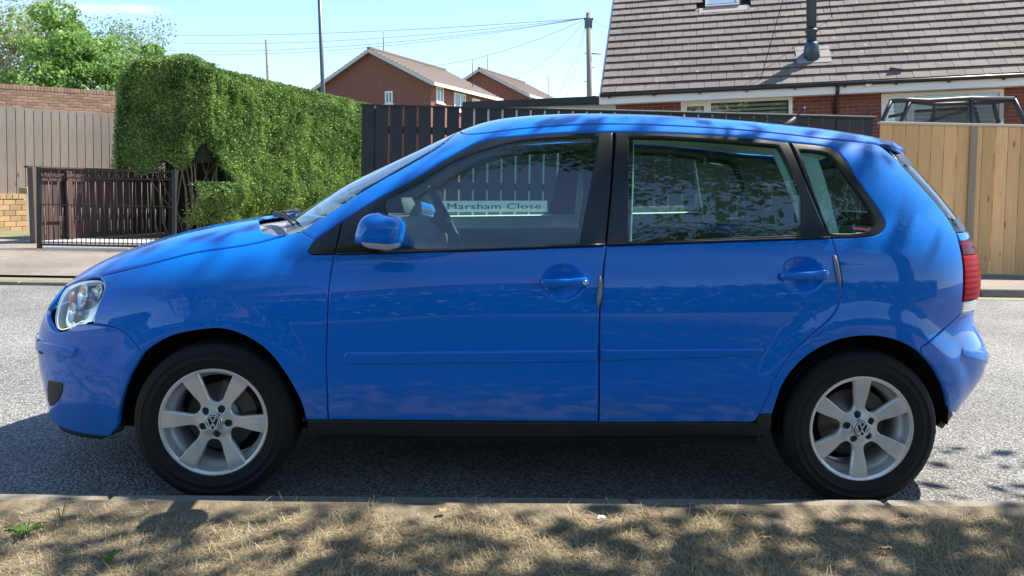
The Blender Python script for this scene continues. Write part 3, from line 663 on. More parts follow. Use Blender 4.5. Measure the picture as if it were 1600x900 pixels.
# wipers
for i, (x0, y0_, x1, y1_) in enumerate(((-1.13, -.34, -.985, -.61), (-1.20, .32, -1.155, -.22))):
    def gz(x, y, k=.008): return TP(np.array([[x, -y]]))[0][2]+k
    pts = [(x0+(x1-x0)*t, y0_+(y1_-y0_)*t, gz(x0+(x1-x0)*t, y0_+(y1_-y0_)*t)) for t in np.linspace(0, 1, 8)]
    wp = MB().tube(pts, [.015, .014, .010, .008, .008, .007, .006, .005], 8).build('wiper_arm', BLACKPLASTIC, car)
    q = [(x+.02, y, gz(x+.02, y, .008)) for x, y, z in pts[1:]]
    MB().tube(q, .005, 6).build('wiper_blade', BLACKPLASTIC, wp)
q0 = P(1229, 196, .8)-[0, CY, 0]; q1 = P(1243, 184, .8)-[0, CY, 0]; q2 = P(1258, 168, .8)-[0, CY, 0]
an = MB().tube([q0-(q1-q0)*.4, q0, q1], [.02, .016, .008], 10).build('aerial', BLACKPLASTIC, car)
MB().tube([q1, q2-(q2-q1)*.35, q2-(q2-q1)*.3, q2], [.0032, .0032, .006, .006], 8).build('aerial_rod', BLACKPLASTIC, an)
# dark inner shell behind the gaps, wheel housings and floor
for s in (1, -1):
    for cx, cz in WC:
        mb = MB(); vs = []; n = 22
        for i in range(n+1):
            t = math.pi*i/n*1.02-.03; c_, q_ = math.cos(t), math.sin(t)
            for y in (-.735, -.50): vs.append((cx+.372*c_, y*s, .30+.385*q_+.012))
        fs = [(2*i, 2*i+1, 2*i+3, 2*i+2) for i in range(n)]; mb.add(vs, fs, True)
        mb.add([(cx+.372*math.cos(math.pi*i/n*1.02-.03), -.50*s, .312+.385*math.sin(math.pi*i/n*1.02-.03)) for i in range(n+1)], [tuple(range(n+1))])
        mb.build('wheel_housing', DARK, car)
mb = MB(); mb.box(-1.75, 1.7, -.5, .5, .19, .21); mb.box(-.86, .85, -.735, .735, .215, .26); mb.box(-1.64, 1.66, -.50, .50, .21, .25); mb.box(1.60, 1.74, -.45, .45, .30, .32)
mb.box(-1.66, -1.64, -.60, .60, .25, .70); mb.box(-.90, -.86, -.70, .70, .25, .90); mb.box(-.845, -.835, -.77, .77, .25, .9); mb.box(.86, .87, -.76, .76, .25, .7); mb.box(1.66, 1.67, -.55, .55, .33, .70)
mb.tube([(-.8, .1, .19), (1.5, .1, .19)], .03, 8); mb.tube([(1.45, -.45, .24), (1.45, .2, .24)], .08, 10)
mb.build('underbody', DARK, car)
# inner skins behind the outer panels
for nm, poly, o_, m_ in (('door_inner', [[A(-.84, .27), A(.84, .27)], [A(.84, .27), A(.93, .62), A(1.06, .8)], [A(1.06, .8), A(1.06, .985)], [A(1.06, .985), A(-.8, .90)], [A(-.8, .90), A(-.84, .27)]], -.05, TRIMGREY),):
    panel(nm, poly, side(Ylow), m_, car, off=o_, grid=.08, rim=0, soft=0, gap=0, mirror=True)
panel('inner_wing', [[A(-1.5, .72), A(-.84, .72)], [A(-.84, .72), A(-.84, .90)], [A(-.84, .90), A(-1.5, .80)], [A(-1.5, .80), A(-1.5, .72)]], side(Ylow), DARK, car, off=-.06, rim=0, soft=0, gap=0, mirror=True)
panel('engine_bay_lining', None, TPL, DARK, car, raw=offs(hood, .02), off=-.03, grid=.06, rim=0, soft=0, gap=0)
_dt = panel('door_top_trim', [[A(-.62, 1.045), A(.22, 1.07)], [A(.22, 1.07), A(1.0, 1.10)], [A(1.0, 1.10), A(1.0, 1.03)], [A(1.0, 1.03), A(-.62, .98)], [A(-.62, .98), A(-.62, 1.045)]], SD, TRIMPALE, car, off=-.055, grid=.06, rim=.02, gap=0, mirror=True)
bpy.data.objects.remove(_dt[0])
_dt = panel('door_card', [[A(-.66, .85), A(1.0, .9)], [A(1.0, .9), A(1.0, 1.035)], [A(1.0, 1.035), A(-.62, .985)], [A(-.62, .985), A(-.66, .85)]], SD, TRIMGREY, car, off=-.05, grid=.06, rim=0, soft=0, gap=0, mirror=True)
bpy.data.objects.remove(_dt[0])
panel('pillar_trim', [[A(.27, 1.0), A(.335, 1.0)], [A(.335, 1.0), A(.36, 1.40)], [A(.36, 1.40), A(.29, 1.40)], [A(.29, 1.40), A(.27, 1.0)]], SD, TRIMPALE, car, off=-.03, grid=.06, rim=.03, gap=0, mirror=True)
panel('pillar_trim', [[A(1.02, 1.04), A(1.15, 1.04)], [A(1.15, 1.04), A(1.10, 1.36)], [A(1.10, 1.36), A(.93, 1.39)], [A(.93, 1.39), A(1.02, 1.04)]], SD, TRIMPALE, car, off=-.03, grid=.06, rim=.03, gap=0, mirror=True)
lin = [[(474, 362), (530, 324), (577, 294), (631, 264), (684, 233), (718, 208)], [(718, 208), (738, 211), (827, 203), (960, 196), (1113, 202), (1220, 211), (1290, 219), (1347, 225)], [(1347, 225), (1388, 242)], [(1388, 242), (1438, 293), (1468, 328), (1488, 362)], [(1488, 362), (1300, 375)], DLO_TOP[::-1], [(492, 373), (474, 362)]]
panel('pillar_lining', lin, SD, TRIMGREY, car, gap=.001, rim=0, soft=0, off=-.03, grid=.08, mirror=True)
panel('centre_pillar', [[(925, 207), (990, 207)], [(990, 207), (985, 380)], [(985, 380), (900, 383)], [(900, 383), (925, 207)]], SD, DARK, car, gap=0, rim=0, soft=0, off=-.022, grid=.08, mirror=True)
# cabin
mb = MB(); vs = []
prof = [(-.95, 1.02), (-.80, 1.045), (-.62, 1.05), (-.52, 1.03), (-.46, .98), (-.44, .90), (-.48, .80), (-.56, .66), (-.62, .5), (-.8, .3)]
mb.prism(prof, -.66, .66); o = fixn(mb.build('dashboard', TRIMGREY, car)); smooth_edges(o, bev=.015)
sc_, sz_ = P(697, 343, 1.16)[[0, 2]]; 
bi = MB(); bi.lathe([(.12, 0), (.10, .06), (.02, .07)], 20, 'z'); ob = bi.build('instrument_binnacle', TRIMGREY, o); ob.data.transform(Matrix.Translation((sc_-.20, .36, sz_+.02)) @ Matrix.Rotation(R(70), 4, 'Y') @ Matrix.Scale(.8, 4))
mb = MB(); ring = [(0.185*math.cos(t), .185*math.sin(t), 0) for t in np.linspace(0, 2*math.pi, 37)]; mb.tube(ring, .015, 10, cap=False)
for t in (0.1, math.pi-.1, -math.pi/2): mb.beam((.04*math.cos(t), .04*math.sin(t), -.01), (.178*math.cos(t), .178*math.sin(t), 0), .035, .012)
mb.lathe([(.001, -.005), (.055, -.008), (.065, -.03), (.04, -.06), (.03, -.25)], 24, 'z')
st = mb.build('steering_wheel', BLACKPLASTIC, car); st.data.transform(Matrix.Translation((sc_, .36, sz_)) @ Matrix.Rotation(R(62), 4, 'Y') @ Matrix.Rotation(R(-90), 4, 'Z'))
def softbox(x0, x1, y0, y1, z0, z1, lean=0, name='seat', m=SEATF, parent=None, bev=.05):
    mb = MB(); mb.box(x0, x1, y0, y1, z0, z1); o = mb.build(name, m, parent)
    for v in o.data.vertices: v.co.x += lean*(v.co.z-z0)
    for p in o.data.polygons: p.use_smooth = True
    md = o.modifiers.new('bevel', 'BEVEL'); md.width = bev; md.segments = 4; md.limit_method = 'NONE'; return o
for y in (-.36, .36):
    s = softbox(-.25, .26, y-.23, y+.23, .40, .56, name='front_seat', parent=car)
    softbox(.20, .33, y-.23, y+.23, .50, 1.08, .22, 'backrest', SEATF, s); hh_ = softbox(.33, .43, y-.13, y+.13, 1.13, 1.30, .15, 'headrest', SEATF, s, .04)
    MB().tube([(.34, y-.05, 1.02), (.36, y-.05, 1.16)], .006, 6).tube([(.34, y+.05, 1.02), (.36, y+.05, 1.16)], .006, 6).build('headrest_post', CHROME, s)
s = softbox(.62, 1.10, -.60, .60, .42, .58, name='rear_seat', parent=car); softbox(1.05, 1.18, -.60, .60, .50, 1.07, .22, 'backrest', SEATF, s)
for y in (-.40, .40): softbox(1.15, 1.25, y-.13, y+.13, 1.07, 1.27, .15, 'headrest', SEATF, s, .05)
mb = MB(); mb.box(1.30, 1.75, -.62, .62, .985, 1.0); mb.build('parcel_shelf', TRIMGREY, car)
MB().tube([(.31, .60, 1.36), (.33, .59, 1.0), (.36, .55, .5)], .012, 6).build('seat_belt', BLACKPLASTIC, car)
softbox(-.41, -.36, -.12, .12, 1.29, 1.35, 0, 'rear_view_mirror', BLACKPLASTIC, car, .02)
# far-side pillars inside read dark at the top
# ------------------------------------------------------------------ wheels
EMBL = mat('emblem_silver', (.80, .80, .80), rough=.3, metal=.3)
def emblem(parent, y):
    """ring with a V standing over a W"""
    k = .0275
    MB().lathe([(.001, 0), (k, 0), (k, .004), (.001, .004)], 40, 'y', org=(0, y, 0)).build('cap_disc', BLACKPLASTIC, parent)
    mb = MB(); mb.lathe([(k*.86, -.0005), (k*.86, -.003), (k*.97, -.003), (k*.97, -.0005)], 40, 'y', org=(0, y, 0), close=True)
    def bar(a, b, w_=.14):
        a = np.array(a)*k; b = np.array(b)*k; d = (b-a)/np.linalg.norm(b-a); n_ = np.array([-d[1], d[0]])*w_*k/2
        mb.prism([tuple(a-n_), tuple(b-n_), tuple(b+n_), tuple(a+n_)], y-.0028-random.random()*2e-4, y-.0005)
    for sx in (1, -1):
        bar((sx*.42, .80), (sx*.03, .10)); bar((sx*.80, .42), (sx*.36, -.80)); bar((sx*.36, -.80), (0, -.06))
    fixn(mb.build('cap_emblem', EMBL, parent))
def spoke_face():
    holes = []
    for k in range(6):
        t0 = math.pi/6+k*math.pi/3
        loc = [(.066, -.014), (.0655, 0), (.066, .014), (.073, .027), (.085, .035), (.12, .0475), (.16, .0635), (.186, .0755)]
        pts = [(.186*1.0, -.0755)]
        crv = [(.186, -.0685), (.16, -.0575), (.12, -.041), (.092, -.031), (.078, -.023), (.0705, -.012), (.0695, 0), (.0705, .012), (.078, .023), (.092, .031), (.12, .041), (.16, .0575), (.186, .0685)]
        arc = [(.2005*math.cos(a), .2005*math.sin(a)) for a in np.linspace(R(19.8), R(-19.8), 9)]
        q = np.array(catmull(crv, .005)+[np.array(crv[-1])]+catmull(arc, .006)+[np.array(arc[-1])])
        Rm = np.array([[math.cos(t0), -math.sin(t0)], [math.sin(t0), math.cos(t0)]]); q = q @ Rm.T
        a = .5*np.sum(q[:, 0]*np.roll(q[:, 1], -1)-np.roll(q[:, 0], -1)*q[:, 1]); holes.append(q if a > 0 else q[::-1])
    for k in range(5):
        a = k*2*math.pi/5; c = np.array([math.cos(a), math.sin(a)])*.051
        holes.append(np.array([c+.0148*np.array([math.cos(t), math.sin(t)]) for t in np.linspace(0, 2*math.pi, 20, endpoint=False)]))
    return holes
def build_wheel(x, s, spoke0, bolt0):
    root = link('wheel', None, None, car); root.location = (x, -.80*s, .30); root.empty_display_size = .1
    # tyre
    prof = [(.196, .016), (.203, .008), (.213, .004), (.225, -.001), (.236, -.0035), (.2365, -.0045), (.240, -.0045), (.2405, -.0035), (.262, -.003), (.263, -.0045), (.2655, -.0045), (.266, -.002), (.278, .001), (.287, .007)]
    n = 120; vs = []; fs = []
    full = prof+[(.2945, .014), (.2985, .022), (.3005, .035), (.301, .055), (.296, .056), (.296, .062), (.301, .063), (.3015, .095), (.2965, .096), (.2965, .102), (.3015, .103), (.301, .135), (.296, .136), (.296, .142), (.301, .143), (.3, .165), (.297, .18), (.287, .19), (.25, .198), (.2, .185)]
    m_ = len(full)
    for k in range(n):
        t = 2*math.pi*k/n
        for i, (r, y) in enumerate(full):
            if 13 <= i <= 17 and k % 2 == 0: r -= .0016
            vs.append((r*math.cos(t), y*s, r*math.sin(t)))
    for k in range(n):
        q = (k+1) % n
        for i in range(m_-1): fs.append((k*m_+i, q*m_+i, q*m_+i+1, k*m_+i+1))
    fixn(MB().add(vs, fs, True).build('tyre', RUBBER, root))
    rim = MB(); rim.lathe([(.190, .012), (.1985, .008), (.2025, .007), (.205, .010), (.2045, .018)], 96); rim.lathe([(.2025, .0072), (.1985, .0085), (.193, .013), (.190, .022), (.187, .04), (.178, .058), (.168, .066), (.165, .10), (.172, .17)], 96)
    if s < 0:
        rim.v = [(a, -b, c) for a, b, c in rim.v]
    rm = fixn(rim.build('rim', ALLOY, root))
    # spokes: one dished casting with six windows
    circ = np.array([(.2 * math.cos(t), .2*math.sin(t)) for t in np.linspace(0, 2*math.pi, 150, endpoint=False)])*.993
    def pj(ab):
        r = np.hypot(ab[:, 0], ab[:, 1]); y = .010+.016*sstep((.19-r)/.14)-.008*sstep((.075-r)/.045)
        a = np.arctan2(ab[:, 1], ab[:, 0]); 
        return np.stack([ab[:, 0], y, ab[:, 1]], 1)
    pj.inv = None; pj.S = None
    hs = spoke_face(); c5 = math.cos(bolt0-spoke0); s5 = math.sin(bolt0-spoke0); Rb = np.array([[c5, -s5], [s5, c5]])
    hs = [h if i < 6 else h @ Rb.T for i, h in enumerate(hs)]
    hs6 = []
    for h in hs[:6]:
        r = np.hypot(h[:, 0], h[:, 1]); h = h*np.minimum(1, .192/r)[:, None]; hs6.append(h)
    me = panel('spokes', None, pj, ALLOY, None, raw=circ, gap=0, rim=.022, soft=.0028, drop=.0028, grid=.011, holes=hs6+hs[6:], only_mesh=True)
    sp = link('spokes', me, ALLOY, rm); Mx = Matrix.Rotation(-spoke0, 4, 'Y')
    me.transform(Mx)
    if s < 0: me.transform(Matrix.Scale(-1, 4, (0, 1, 0))); me.flip_normals()
    for k in range(5):
        a = bolt0+k*2*math.pi/5; c = (.051*math.cos(a), .034*s, .051*math.sin(a))
        mb = MB(); mb.lathe([(.0145, -.002*s), (.0145, .012*s)], 20, org=c); mb.lathe([(.0105, .006*s), (.0105, -.008*s), (.0085, -.010*s), (.0055, -.010*s), (.0055, -.004*s), (.0005, -.004*s)], 6 if k else 18, org=c, smooth=False)
        mb.build('wheel_bolt', BOLT, rm)
    hub = link('centre_cap', None, None, rm)
    mb = MB(); mb.lathe([(.0345, .024*s), (.034, .010*s), (.0325, .0065*s), (.029, .0055*s), (.0285, .008*s), (.001, .008*s)], 40); h_ = mb.build('centre_cap_ring', CHROME, rm)
    bpy.data.objects.remove(hub)
    e = link('e', None); emblem(h_, .0055 if s > 0 else -.0055); bpy.data.objects.remove(e)
    # brake
    mb = MB(); mb.lathe([(.03, .085*s), (.065, .085*s), (.07, .10*s), (.130, .10*s), (.130, .118*s), (.06, .118*s)], 48); mb.build('brake_disc', DISC, root)
    mb = MB(); mb.lathe([(.001, .07*s), (.032, .07*s), (.034, .13*s)], 24); mb.lathe([(.001, .16*s), (.166, .16*s)], 32); mb.build('hub', DARK, root)
    cs = [(.085*math.cos(a), .085*math.sin(a)) for a in np.linspace(.2, 1.5, 9)]+[(.142*math.cos(a), .142*math.sin(a)) for a in np.linspace(1.5, .2, 9)]
    mb = MB(); mb.prism(cs, .078*s, .13*s); fixn(mb.build('brake_caliper', CALIPER, root))
    return root
BOLT = mat('bolt_steel', (.06, .06, .065), rough=.4, metal=.7)
CALIPER = mat('caliper_iron', (.16, .13, .10), rough=.7, metal=.4)
build_wheel(-1.2325, 1, R(-2), R(-10)); build_wheel(1.2325, 1, R(30), R(29)); build_wheel(-1.2325, -1, R(10), R(5)); build_wheel(1.2325, -1, R(25), R(40))
# ================================================================== SETTING
def D(u, v, Z): return CAM+ray(u, v)*Z                      # point seen there at depth Z
def frame(A_, B_, up=(TL, 0, 1)):
    """x along A->B, z up (plumb), y away from the street; origin A"""
    e = Vector(B_)-Vector(A_); e.normalize(); z = Vector(up).normalized(); z = (z-e*z.dot(e)).normalized(); y = z.cross(e)
    return Matrix([[e[i], y[i], z[i], A_[i]] for i in range(3)]+[[0, 0, 0, 1]])
def loc(M, u, v, c=0):
    """pixel -> (x, z) on the local plane y = c"""
    I = M.inverted(); o = I @ Vector(CAM); d = I.to_3x3() @ Vector(ray(u, v)); t = (c-o.y)/d.y; p = o+d*t; return p.x, p.z
def put(t, M): t.matrix_world = M; return t
def aggregate(c1, c2, c3, sc, dist=.006):
    def f(n, b, t):
        v = n.nodes.new('ShaderNodeTexVoronoi'); v.inputs['Scale'].default_value = sc; n.links.new(t.outputs['Object'], v.inputs['Vector'])
        r = n.nodes.new('ShaderNodeValToRGB'); e = r.color_ramp.elements; e[0].color = (*c1, 1); e[1].color = (*c3, 1); k = e.new(.55); k.color = (*c2, 1)
        s = n.nodes.new('ShaderNodeSeparateColor'); n.links.new(v.outputs['Color'], s.inputs[0]); n.links.new(s.outputs[0], r.inputs[0])
        z = n.nodes.new('ShaderNodeTexNoise'); z.inputs['Scale'].default_value = .6; z.inputs['Detail'].default_value = 9; z.inputs['Roughness'].default_value = .62; n.links.new(t.outputs['Object'], z.inputs[0])
        mr = n.nodes.new('ShaderNodeMapRange'); mr.inputs[1].default_value = .3; mr.inputs[2].default_value = .7; mr.inputs[3].default_value = .62; mr.inputs[4].default_value = 1.25; n.links.new(z.outputs[0], mr.inputs[0])
        m = n.nodes.new('ShaderNodeMix'); m.data_type = 'RGBA'; m.blend_type = 'MULTIPLY'; m.inputs[0].default_value = 1
        # tar between the stones
        dr = n.nodes.new('ShaderNodeMapRange'); dr.inputs[1].default_value = .28; dr.inputs[2].default_value = .62; dr.inputs[3].default_value = 1; dr.inputs[4].default_value = .42
        n.links.new(v.outputs['Distance'], dr.inputs[0]); mu = n.nodes.new('ShaderNodeMath'); mu.operation = 'MULTIPLY'; n.links.new(dr.outputs[0], mu.inputs[0]); n.links.new(mr.outputs[0], mu.inputs[1])
        n.links.new(r.outputs[0], m.inputs[6]); n.links.new(mu.outputs[0], m.inputs[7]); n.links.new(m.outputs[2], b.inputs['Base Color'])
        z2 = n.nodes.new('ShaderNodeTexNoise'); z2.inputs['Scale'].default_value = sc*1.7; n.links.new(t.outputs['Object'], z2.inputs[0])
        a = n.nodes.new('ShaderNodeMath'); a.operation = 'MULTIPLY_ADD'; a.inputs[1].default_value = .5; n.links.new(z2.outputs[0], a.inputs[0])
        inv = n.nodes.new('ShaderNodeMath'); inv.operation = 'SUBTRACT'; inv.inputs[0].default_value = 1; n.links.new(v.outputs['Distance'], inv.inputs[1]); n.links.new(inv.outputs[0], a.inputs[2])
        k = n.nodes.new('ShaderNodeBump'); k.inputs['Strength'].default_value = 1; k.inputs['Distance'].default_value = dist; n.links.new(a.outputs[0], k.inputs['Height']); n.links.new(k.outputs[0], b.inputs['Normal'])
    return f
ROAD = mat('road_chippings', (.2, .2, .2), rough=.75, spec=.3, extra=aggregate((.19, .19, .186), (.29, .282, .265), (.41, .395, .365), 88, .007))
PAVE = mat('pavement_asphalt', (.2, .2, .2), rough=.85, spec=.2, extra=aggregate((.26, .225, .19), (.34, .295, .25), (.44, .38, .32), 130, .003))
SOIL = mat('soil', (.095, .072, .05), rough=.95, noise=(24, .22, (.22, .175, .11)), bump=(60, .8))
LAND = mat('dry_ground', (.20, .17, .10), rough=.95, noise=(3, .2, (.10, .11, .05)), bump=(20, .6))
KERB = mat('kerb_concrete', (.25, .22, .18), rough=.85, noise=(18, .25, (.13, .115, .09)), bump=(90, .5), rnd=.08)
structure(sheet('ground', [(-300, 5.99, .07), (300, 5.99, .07), (300, 420, .07), (-300, 420, .07)], LAND))
structure(sheet('road', [(-60, -.17, 0), (60, -.17, 0), (60, 5.86, 0), (-60, 5.86, 0)], ROAD))
structure(sheet('pavement', [(-40, 5.975, .10), (40, 5.975, .10), (40, 10.4, .10), (-40, 12.4, .10)], PAVE))
# kerbs: each stone its own object
def kerbline(y0, y1, x0, L, n, z1, sink=None, group='', lab=''):
    mb = MB(); mb.box(.003, L-.003, 0, y1-y0, -.1, 0, bev=.012); base = mb.mesh('kerb_stone'); base.materials.append(KERB)
    par = structure(link('kerb', None)); par.empty_display_size = .1
    for i in range(n):
        x = x0+i*L; o = link('kerb_stone', base, None, par); o.location = (x, y0, z1(x+L/2)); o.rotation_euler = (0, R(random.uniform(-.12, .12)), R(random.uniform(-.15, .15)))
JX = G(985, 776, .1)[0]
kerbline(-.290, -.165, JX-.915*7, .915, 14, lambda x: .095+random.uniform(-.002, .002))
kerbline(5.86, 5.985, -13.7, .915, 30, lambda x: .125 if x > -2.2 else (.04 if x < -3.2 else .08))
structure(sheet('verge', [(-60, -3.4, .092), (60, -3.4, .092), (60, -.31, .092), (60, -.236, .102), (-60, -.236, .102), (-60, -.31, .092)], SOIL))
structure(sheet('footpath', [(-60, -5.2, .085), (60, -5.2, .085), (60, -3.4, .085), (-60, -3.4, .085)], PAVE))
structure(sheet('lawn', [(-200, -160, .08), (200, -160, .08), (200, -5.2, .08), (-200, -5.2, .08)], mat('lawn_green', (.07, .09, .03), rough=.95, noise=(2, .2, (.16, .14, .06)))))
# dry grass
def grassmat(name, a, b_, c_):
    m = bpy.data.materials.new(name); m.use_nodes = True; n = m.node_tree; b = n.nodes['Principled BSDF']; b.inputs['Roughness'].default_value = .7; b.inputs['Specular IOR Level'].default_value = .25
    g = n.nodes.new('ShaderNodeNewGeometry'); r = n.nodes.new('ShaderNodeValToRGB'); e = r.color_ramp.elements; e[0].color = (*a, 1); e[1].color = (*c_, 1); k = e.new(.5); k.color = (*b_, 1)
    n.links.new(g.outputs['Random Per Island'], r.inputs[0]); n.links.new(r.outputs[0], b.inputs['Base Color'])
    t = n.nodes.new('ShaderNodeBsdfTranslucent'); n.links.new(r.outputs[0], t.inputs[0]); s = n.nodes.new('ShaderNodeMixShader'); s.inputs[0].default_value = .3; o = n.nodes['Material Output']
    n.links.new(b.outputs[0], s.inputs[1]); n.links.new(t.outputs[0], s.inputs[2]); n.links.new(s.outputs[0], o.inputs[0]); return m
STRAW = grassmat('dry_grass_blades', (.20, .16, .10), (.40, .325, .20), (.64, .53, .34))
GREEN = grassmat('green_grass_blades', (.05, .10, .02), (.12, .19, .04), (.26, .30, .10))
def blades(name, X, Y, Z0, L, lean, wd, m):
    n = len(X); az = rng.uniform(0, 2*np.pi, n); dx, dy = np.cos(az), np.sin(az); cv = rng.uniform(.3, 1.4, n)
    V = np.zeros((n, 7, 3)); pa = az+np.pi/2+rng.uniform(-.5, .5, n); wx, wy = np.cos(pa)*wd/2, np.sin(pa)*wd/2
    for k, (t, w_) in enumerate(((0, 1), (.4, .85), (.75, .55))):
        h = L*t; ang = lean*(1+cv*t*.5); px = X+dx*np.sin(ang)*h; py = Y+dy*np.sin(ang)*h; pz = Z0+np.cos(np.minimum(ang, 1.5))*h+.002
        V[:, 2*k] = np.stack([px-wx*w_, py-wy*w_, pz], 1); V[:, 2*k+1] = np.stack([px+wx*w_, py+wy*w_, pz], 1)
    ang = lean*(1+cv*.5); V[:, 6] = np.stack([X+dx*np.sin(ang)*L, Y+dy*np.sin(ang)*L, Z0+np.cos(np.minimum(ang, 1.52))*L+.002], 1)
    b = np.arange(n)[:, None]*7; tri_ = np.concatenate([b+np.array(t) for t in ((0, 1, 3), (0, 3, 2), (2, 3, 5), (2, 5, 4), (4, 5, 6))])
    return rawmesh(name, V.reshape(-1, 3), tri_, m)
def pnoise(x, y, s, seed=0):
    r = np.random.default_rng(seed); v = 0
    for k in range(7): a, b, p = r.uniform(-1, 1)*s, r.uniform(-1, 1)*s, r.uniform(0, 6.28); v = v+np.sin(a*x+b*y+p+1.3*np.sin(b*x*.7-a*y*.6+p*2))
    return v/3
n = 125000; X = rng.uniform(-2.4, 2.5, n); Y = -.24-rng.beta(1.15, 1, n)*.85
dens = np.clip((-.285-Y)/.08+pnoise(X, Y, 22, 3)*.8, .03, 1); dens *= np.clip(.9+pnoise(X, Y, 9, 5)*.5, .3, 1); k = rng.uniform(0, 1, n) < dens; X, Y = X[k], Y[k]; n = len(X)
L = rng.uniform(.02, .06, n)*(1+.35*pnoise(X, Y, 7, 2)); L = np.clip(L, .015, .12)
o = stuff(blades('dry_grass', X, Y, .09, L, np.clip(rng.normal(1.12, .3, n), .1, 1.5), rng.uniform(.0010, .0026, n), STRAW)); tag(o, 'matted straw-coloured dry grass covering the verge in front of the car', 'grass')
n = 16000; X = rng.uniform(-2.3, 2.4, n); Y = -.40-rng.uniform(0, 1, n)*.6; g = pnoise(X, Y, 5, 11)+.9*np.exp(-((X+1.72)**2/.02+(Y+.45)**2/.006))*2+(.5*np.exp(-((X+.7)/.35)**2) + .6*np.exp(-((X-1.0)/.3)**2))*(Y < -.5)
k = rng.uniform(0, 1, n) < np.clip(g-.45, 0, 1)*.6; X, Y = X[k], Y[k]; n = len(X)
o = stuff(blades('green_grass', X, Y, .09, rng.uniform(.02, .055, n), np.clip(rng.normal(.7, .35, n), .05, 1.3), rng.uniform(.0015, .0035, n), GREEN)); tag(o, 'sparse green blades growing through the dry verge grass', 'grass')
# broad-leaved weeds on the verge
def weed(u, v, n, L_, w_, label, upright=.5):
    p = G(u, v, .092); t = thing('weed', label, 'weed', tuple(p)); 
    for i in range(n):
        a = 2*math.pi*i/n+random.uniform(-.3, .3); l = L_*random.uniform(.7, 1.1); vs = []; fs = []
        for k in range(6):
            q = k/5; r = l*q; z = l*upright*math.sin(q*1.9)*.7; ww = w_*math.sin(math.pi*min(.97, q*.9+.08)); c, s = math.cos(a), math.sin(a)
            vs += [(c*r-s*ww, s*r+c*ww, z+.003), (c*r, s*r, z), (c*r+s*ww, s*r-c*ww, z+.003)]
            if k: b = (k-1)*3; fs += [(b, b+3, b+4, b+1), (b+1, b+4, b+5, b+2)]
        MB().add(vs, fs, True).build('leaf', WEEDM, t)
WEEDM = leafmat('weed_leaf', (.05, .13, .02), (.13, .24, .05), .3)
weed(40, 838, 30, .055, .0028, 'low rosette of green leaves at the left end of the dry verge', .8)
weed(170, 884, 6, .034, .006, 'small upright broad-leaved weed standing in the sunlit grass at the left', 1.6)
weed(95, 815, 4, .04, .002, 'thin tall weed with a pale stem just behind the left kerb', 2.2)

# small litter on the verge
def scrap(name, u, v, L_, m, label, cat):
    p = G(u, v, .10); vs = []; fs = []
    for i in range(5):
        for j in range(4): vs.append(((i/4-.5)*L_+random.uniform(-.003, .003), (j/3-.5)*L_*.6*math.sin(math.pi*(i+.7)/5.4), .006+.012*abs(math.sin(i*1.3+j))*L_/.04))
    fs = [(i*4+j, i*4+4+j, i*4+5+j, i*4+1+j) for i in range(4) for j in range(3)]
    o = MB().add(vs, fs, True).build(name, m); o.location = tuple(p); o.rotation_euler = (.2, .15, random.uniform(0, 3)); tag(o, label, cat)
scrap('paper_scrap', 938, 812, .03, mat('scrap_grey', (.45, .45, .44), rough=.7), 'small white scrap lying by the kerb joint in front of the rear door', 'litter')
DEADL = mat('dead_leaf', (.34, .24, .13), rough=.8, noise=(40, .3, (.2, .13, .07)))
for (u, v, lab) in ((1198, 846, 'curled pale dead leaf on the verge below the rear wheel, left of it'), (690, 802, 'small dry leaf among the grass near the kerb, below the front door'), (1385, 862, 'dry brown leaf on the verge below the rear wheel, right of it'), (450, 866, 'dry brown leaf on the verge, below and right of the front wheel'), (1120, 800, 'small curled leaf close to the kerb between the two wheels')): scrap('dead_leaf', u, v, .035, DEADL, lab, 'leaf')
# ------------------------------------------------------------------ foliage
def leaves(name, pts, nrm, size, asp, m, parent=None, jit=.8):
    """one small folded leaf per point"""
    n = len(pts); d = nrm+rng.normal(0, jit, (n, 3)); d /= np.linalg.norm(d, axis=1)[:, None]
    a = rng.normal(0, 1, (n, 3)); s = np.cross(d, a); s /= np.linalg.norm(s, axis=1)[:, None]
    L = size*rng.uniform(.6, 1.35, n)[:, None]; W = L*asp
    V = np.stack([pts-d*L*.5, pts+s*W*.5, pts+d*L*.5, pts-s*W*.5], 1).reshape(-1, 3); f = np.arange(n*4).reshape(n, 4)
    return rawmesh(name, V, f, m, parent)
HEDGE = leafmat('hedge_sprays', (.022, .095, .022), (.34, .48, .12), .20)
BARK = mat('bark', (.10, .075, .055), rough=.95, noise=(14, .3, (.22, .17, .12)), bump=(30, .8))
TWIG = mat('bare_stems', (.17, .12, .085), rough=.9, noise=(20, .3, (.28, .21, .15)), bump=(60, .6))
hc = np.array([D(176, 200, 14.7), D(318, 200, 14.5), D(575, 200, 21.0)]); A0, B0, B1 = hc[:, :2]
hedge = thing('conifer_hedge', 'tall clipped green conifer hedge running back from the gate, its near end in shade', 'hedge', (B0[0], B0[1], .07))
org = np.array([B0[0], B0[1], .07])
e1 = (B1-B0)/np.linalg.norm(B1-B0); LH = np.linalg.norm(B1-B0); e0 = (B0-A0)/np.linalg.norm(B0-A0); WH = np.linalg.norm(B0-A0); n1 = np.array([e1[1], -e1[0]])
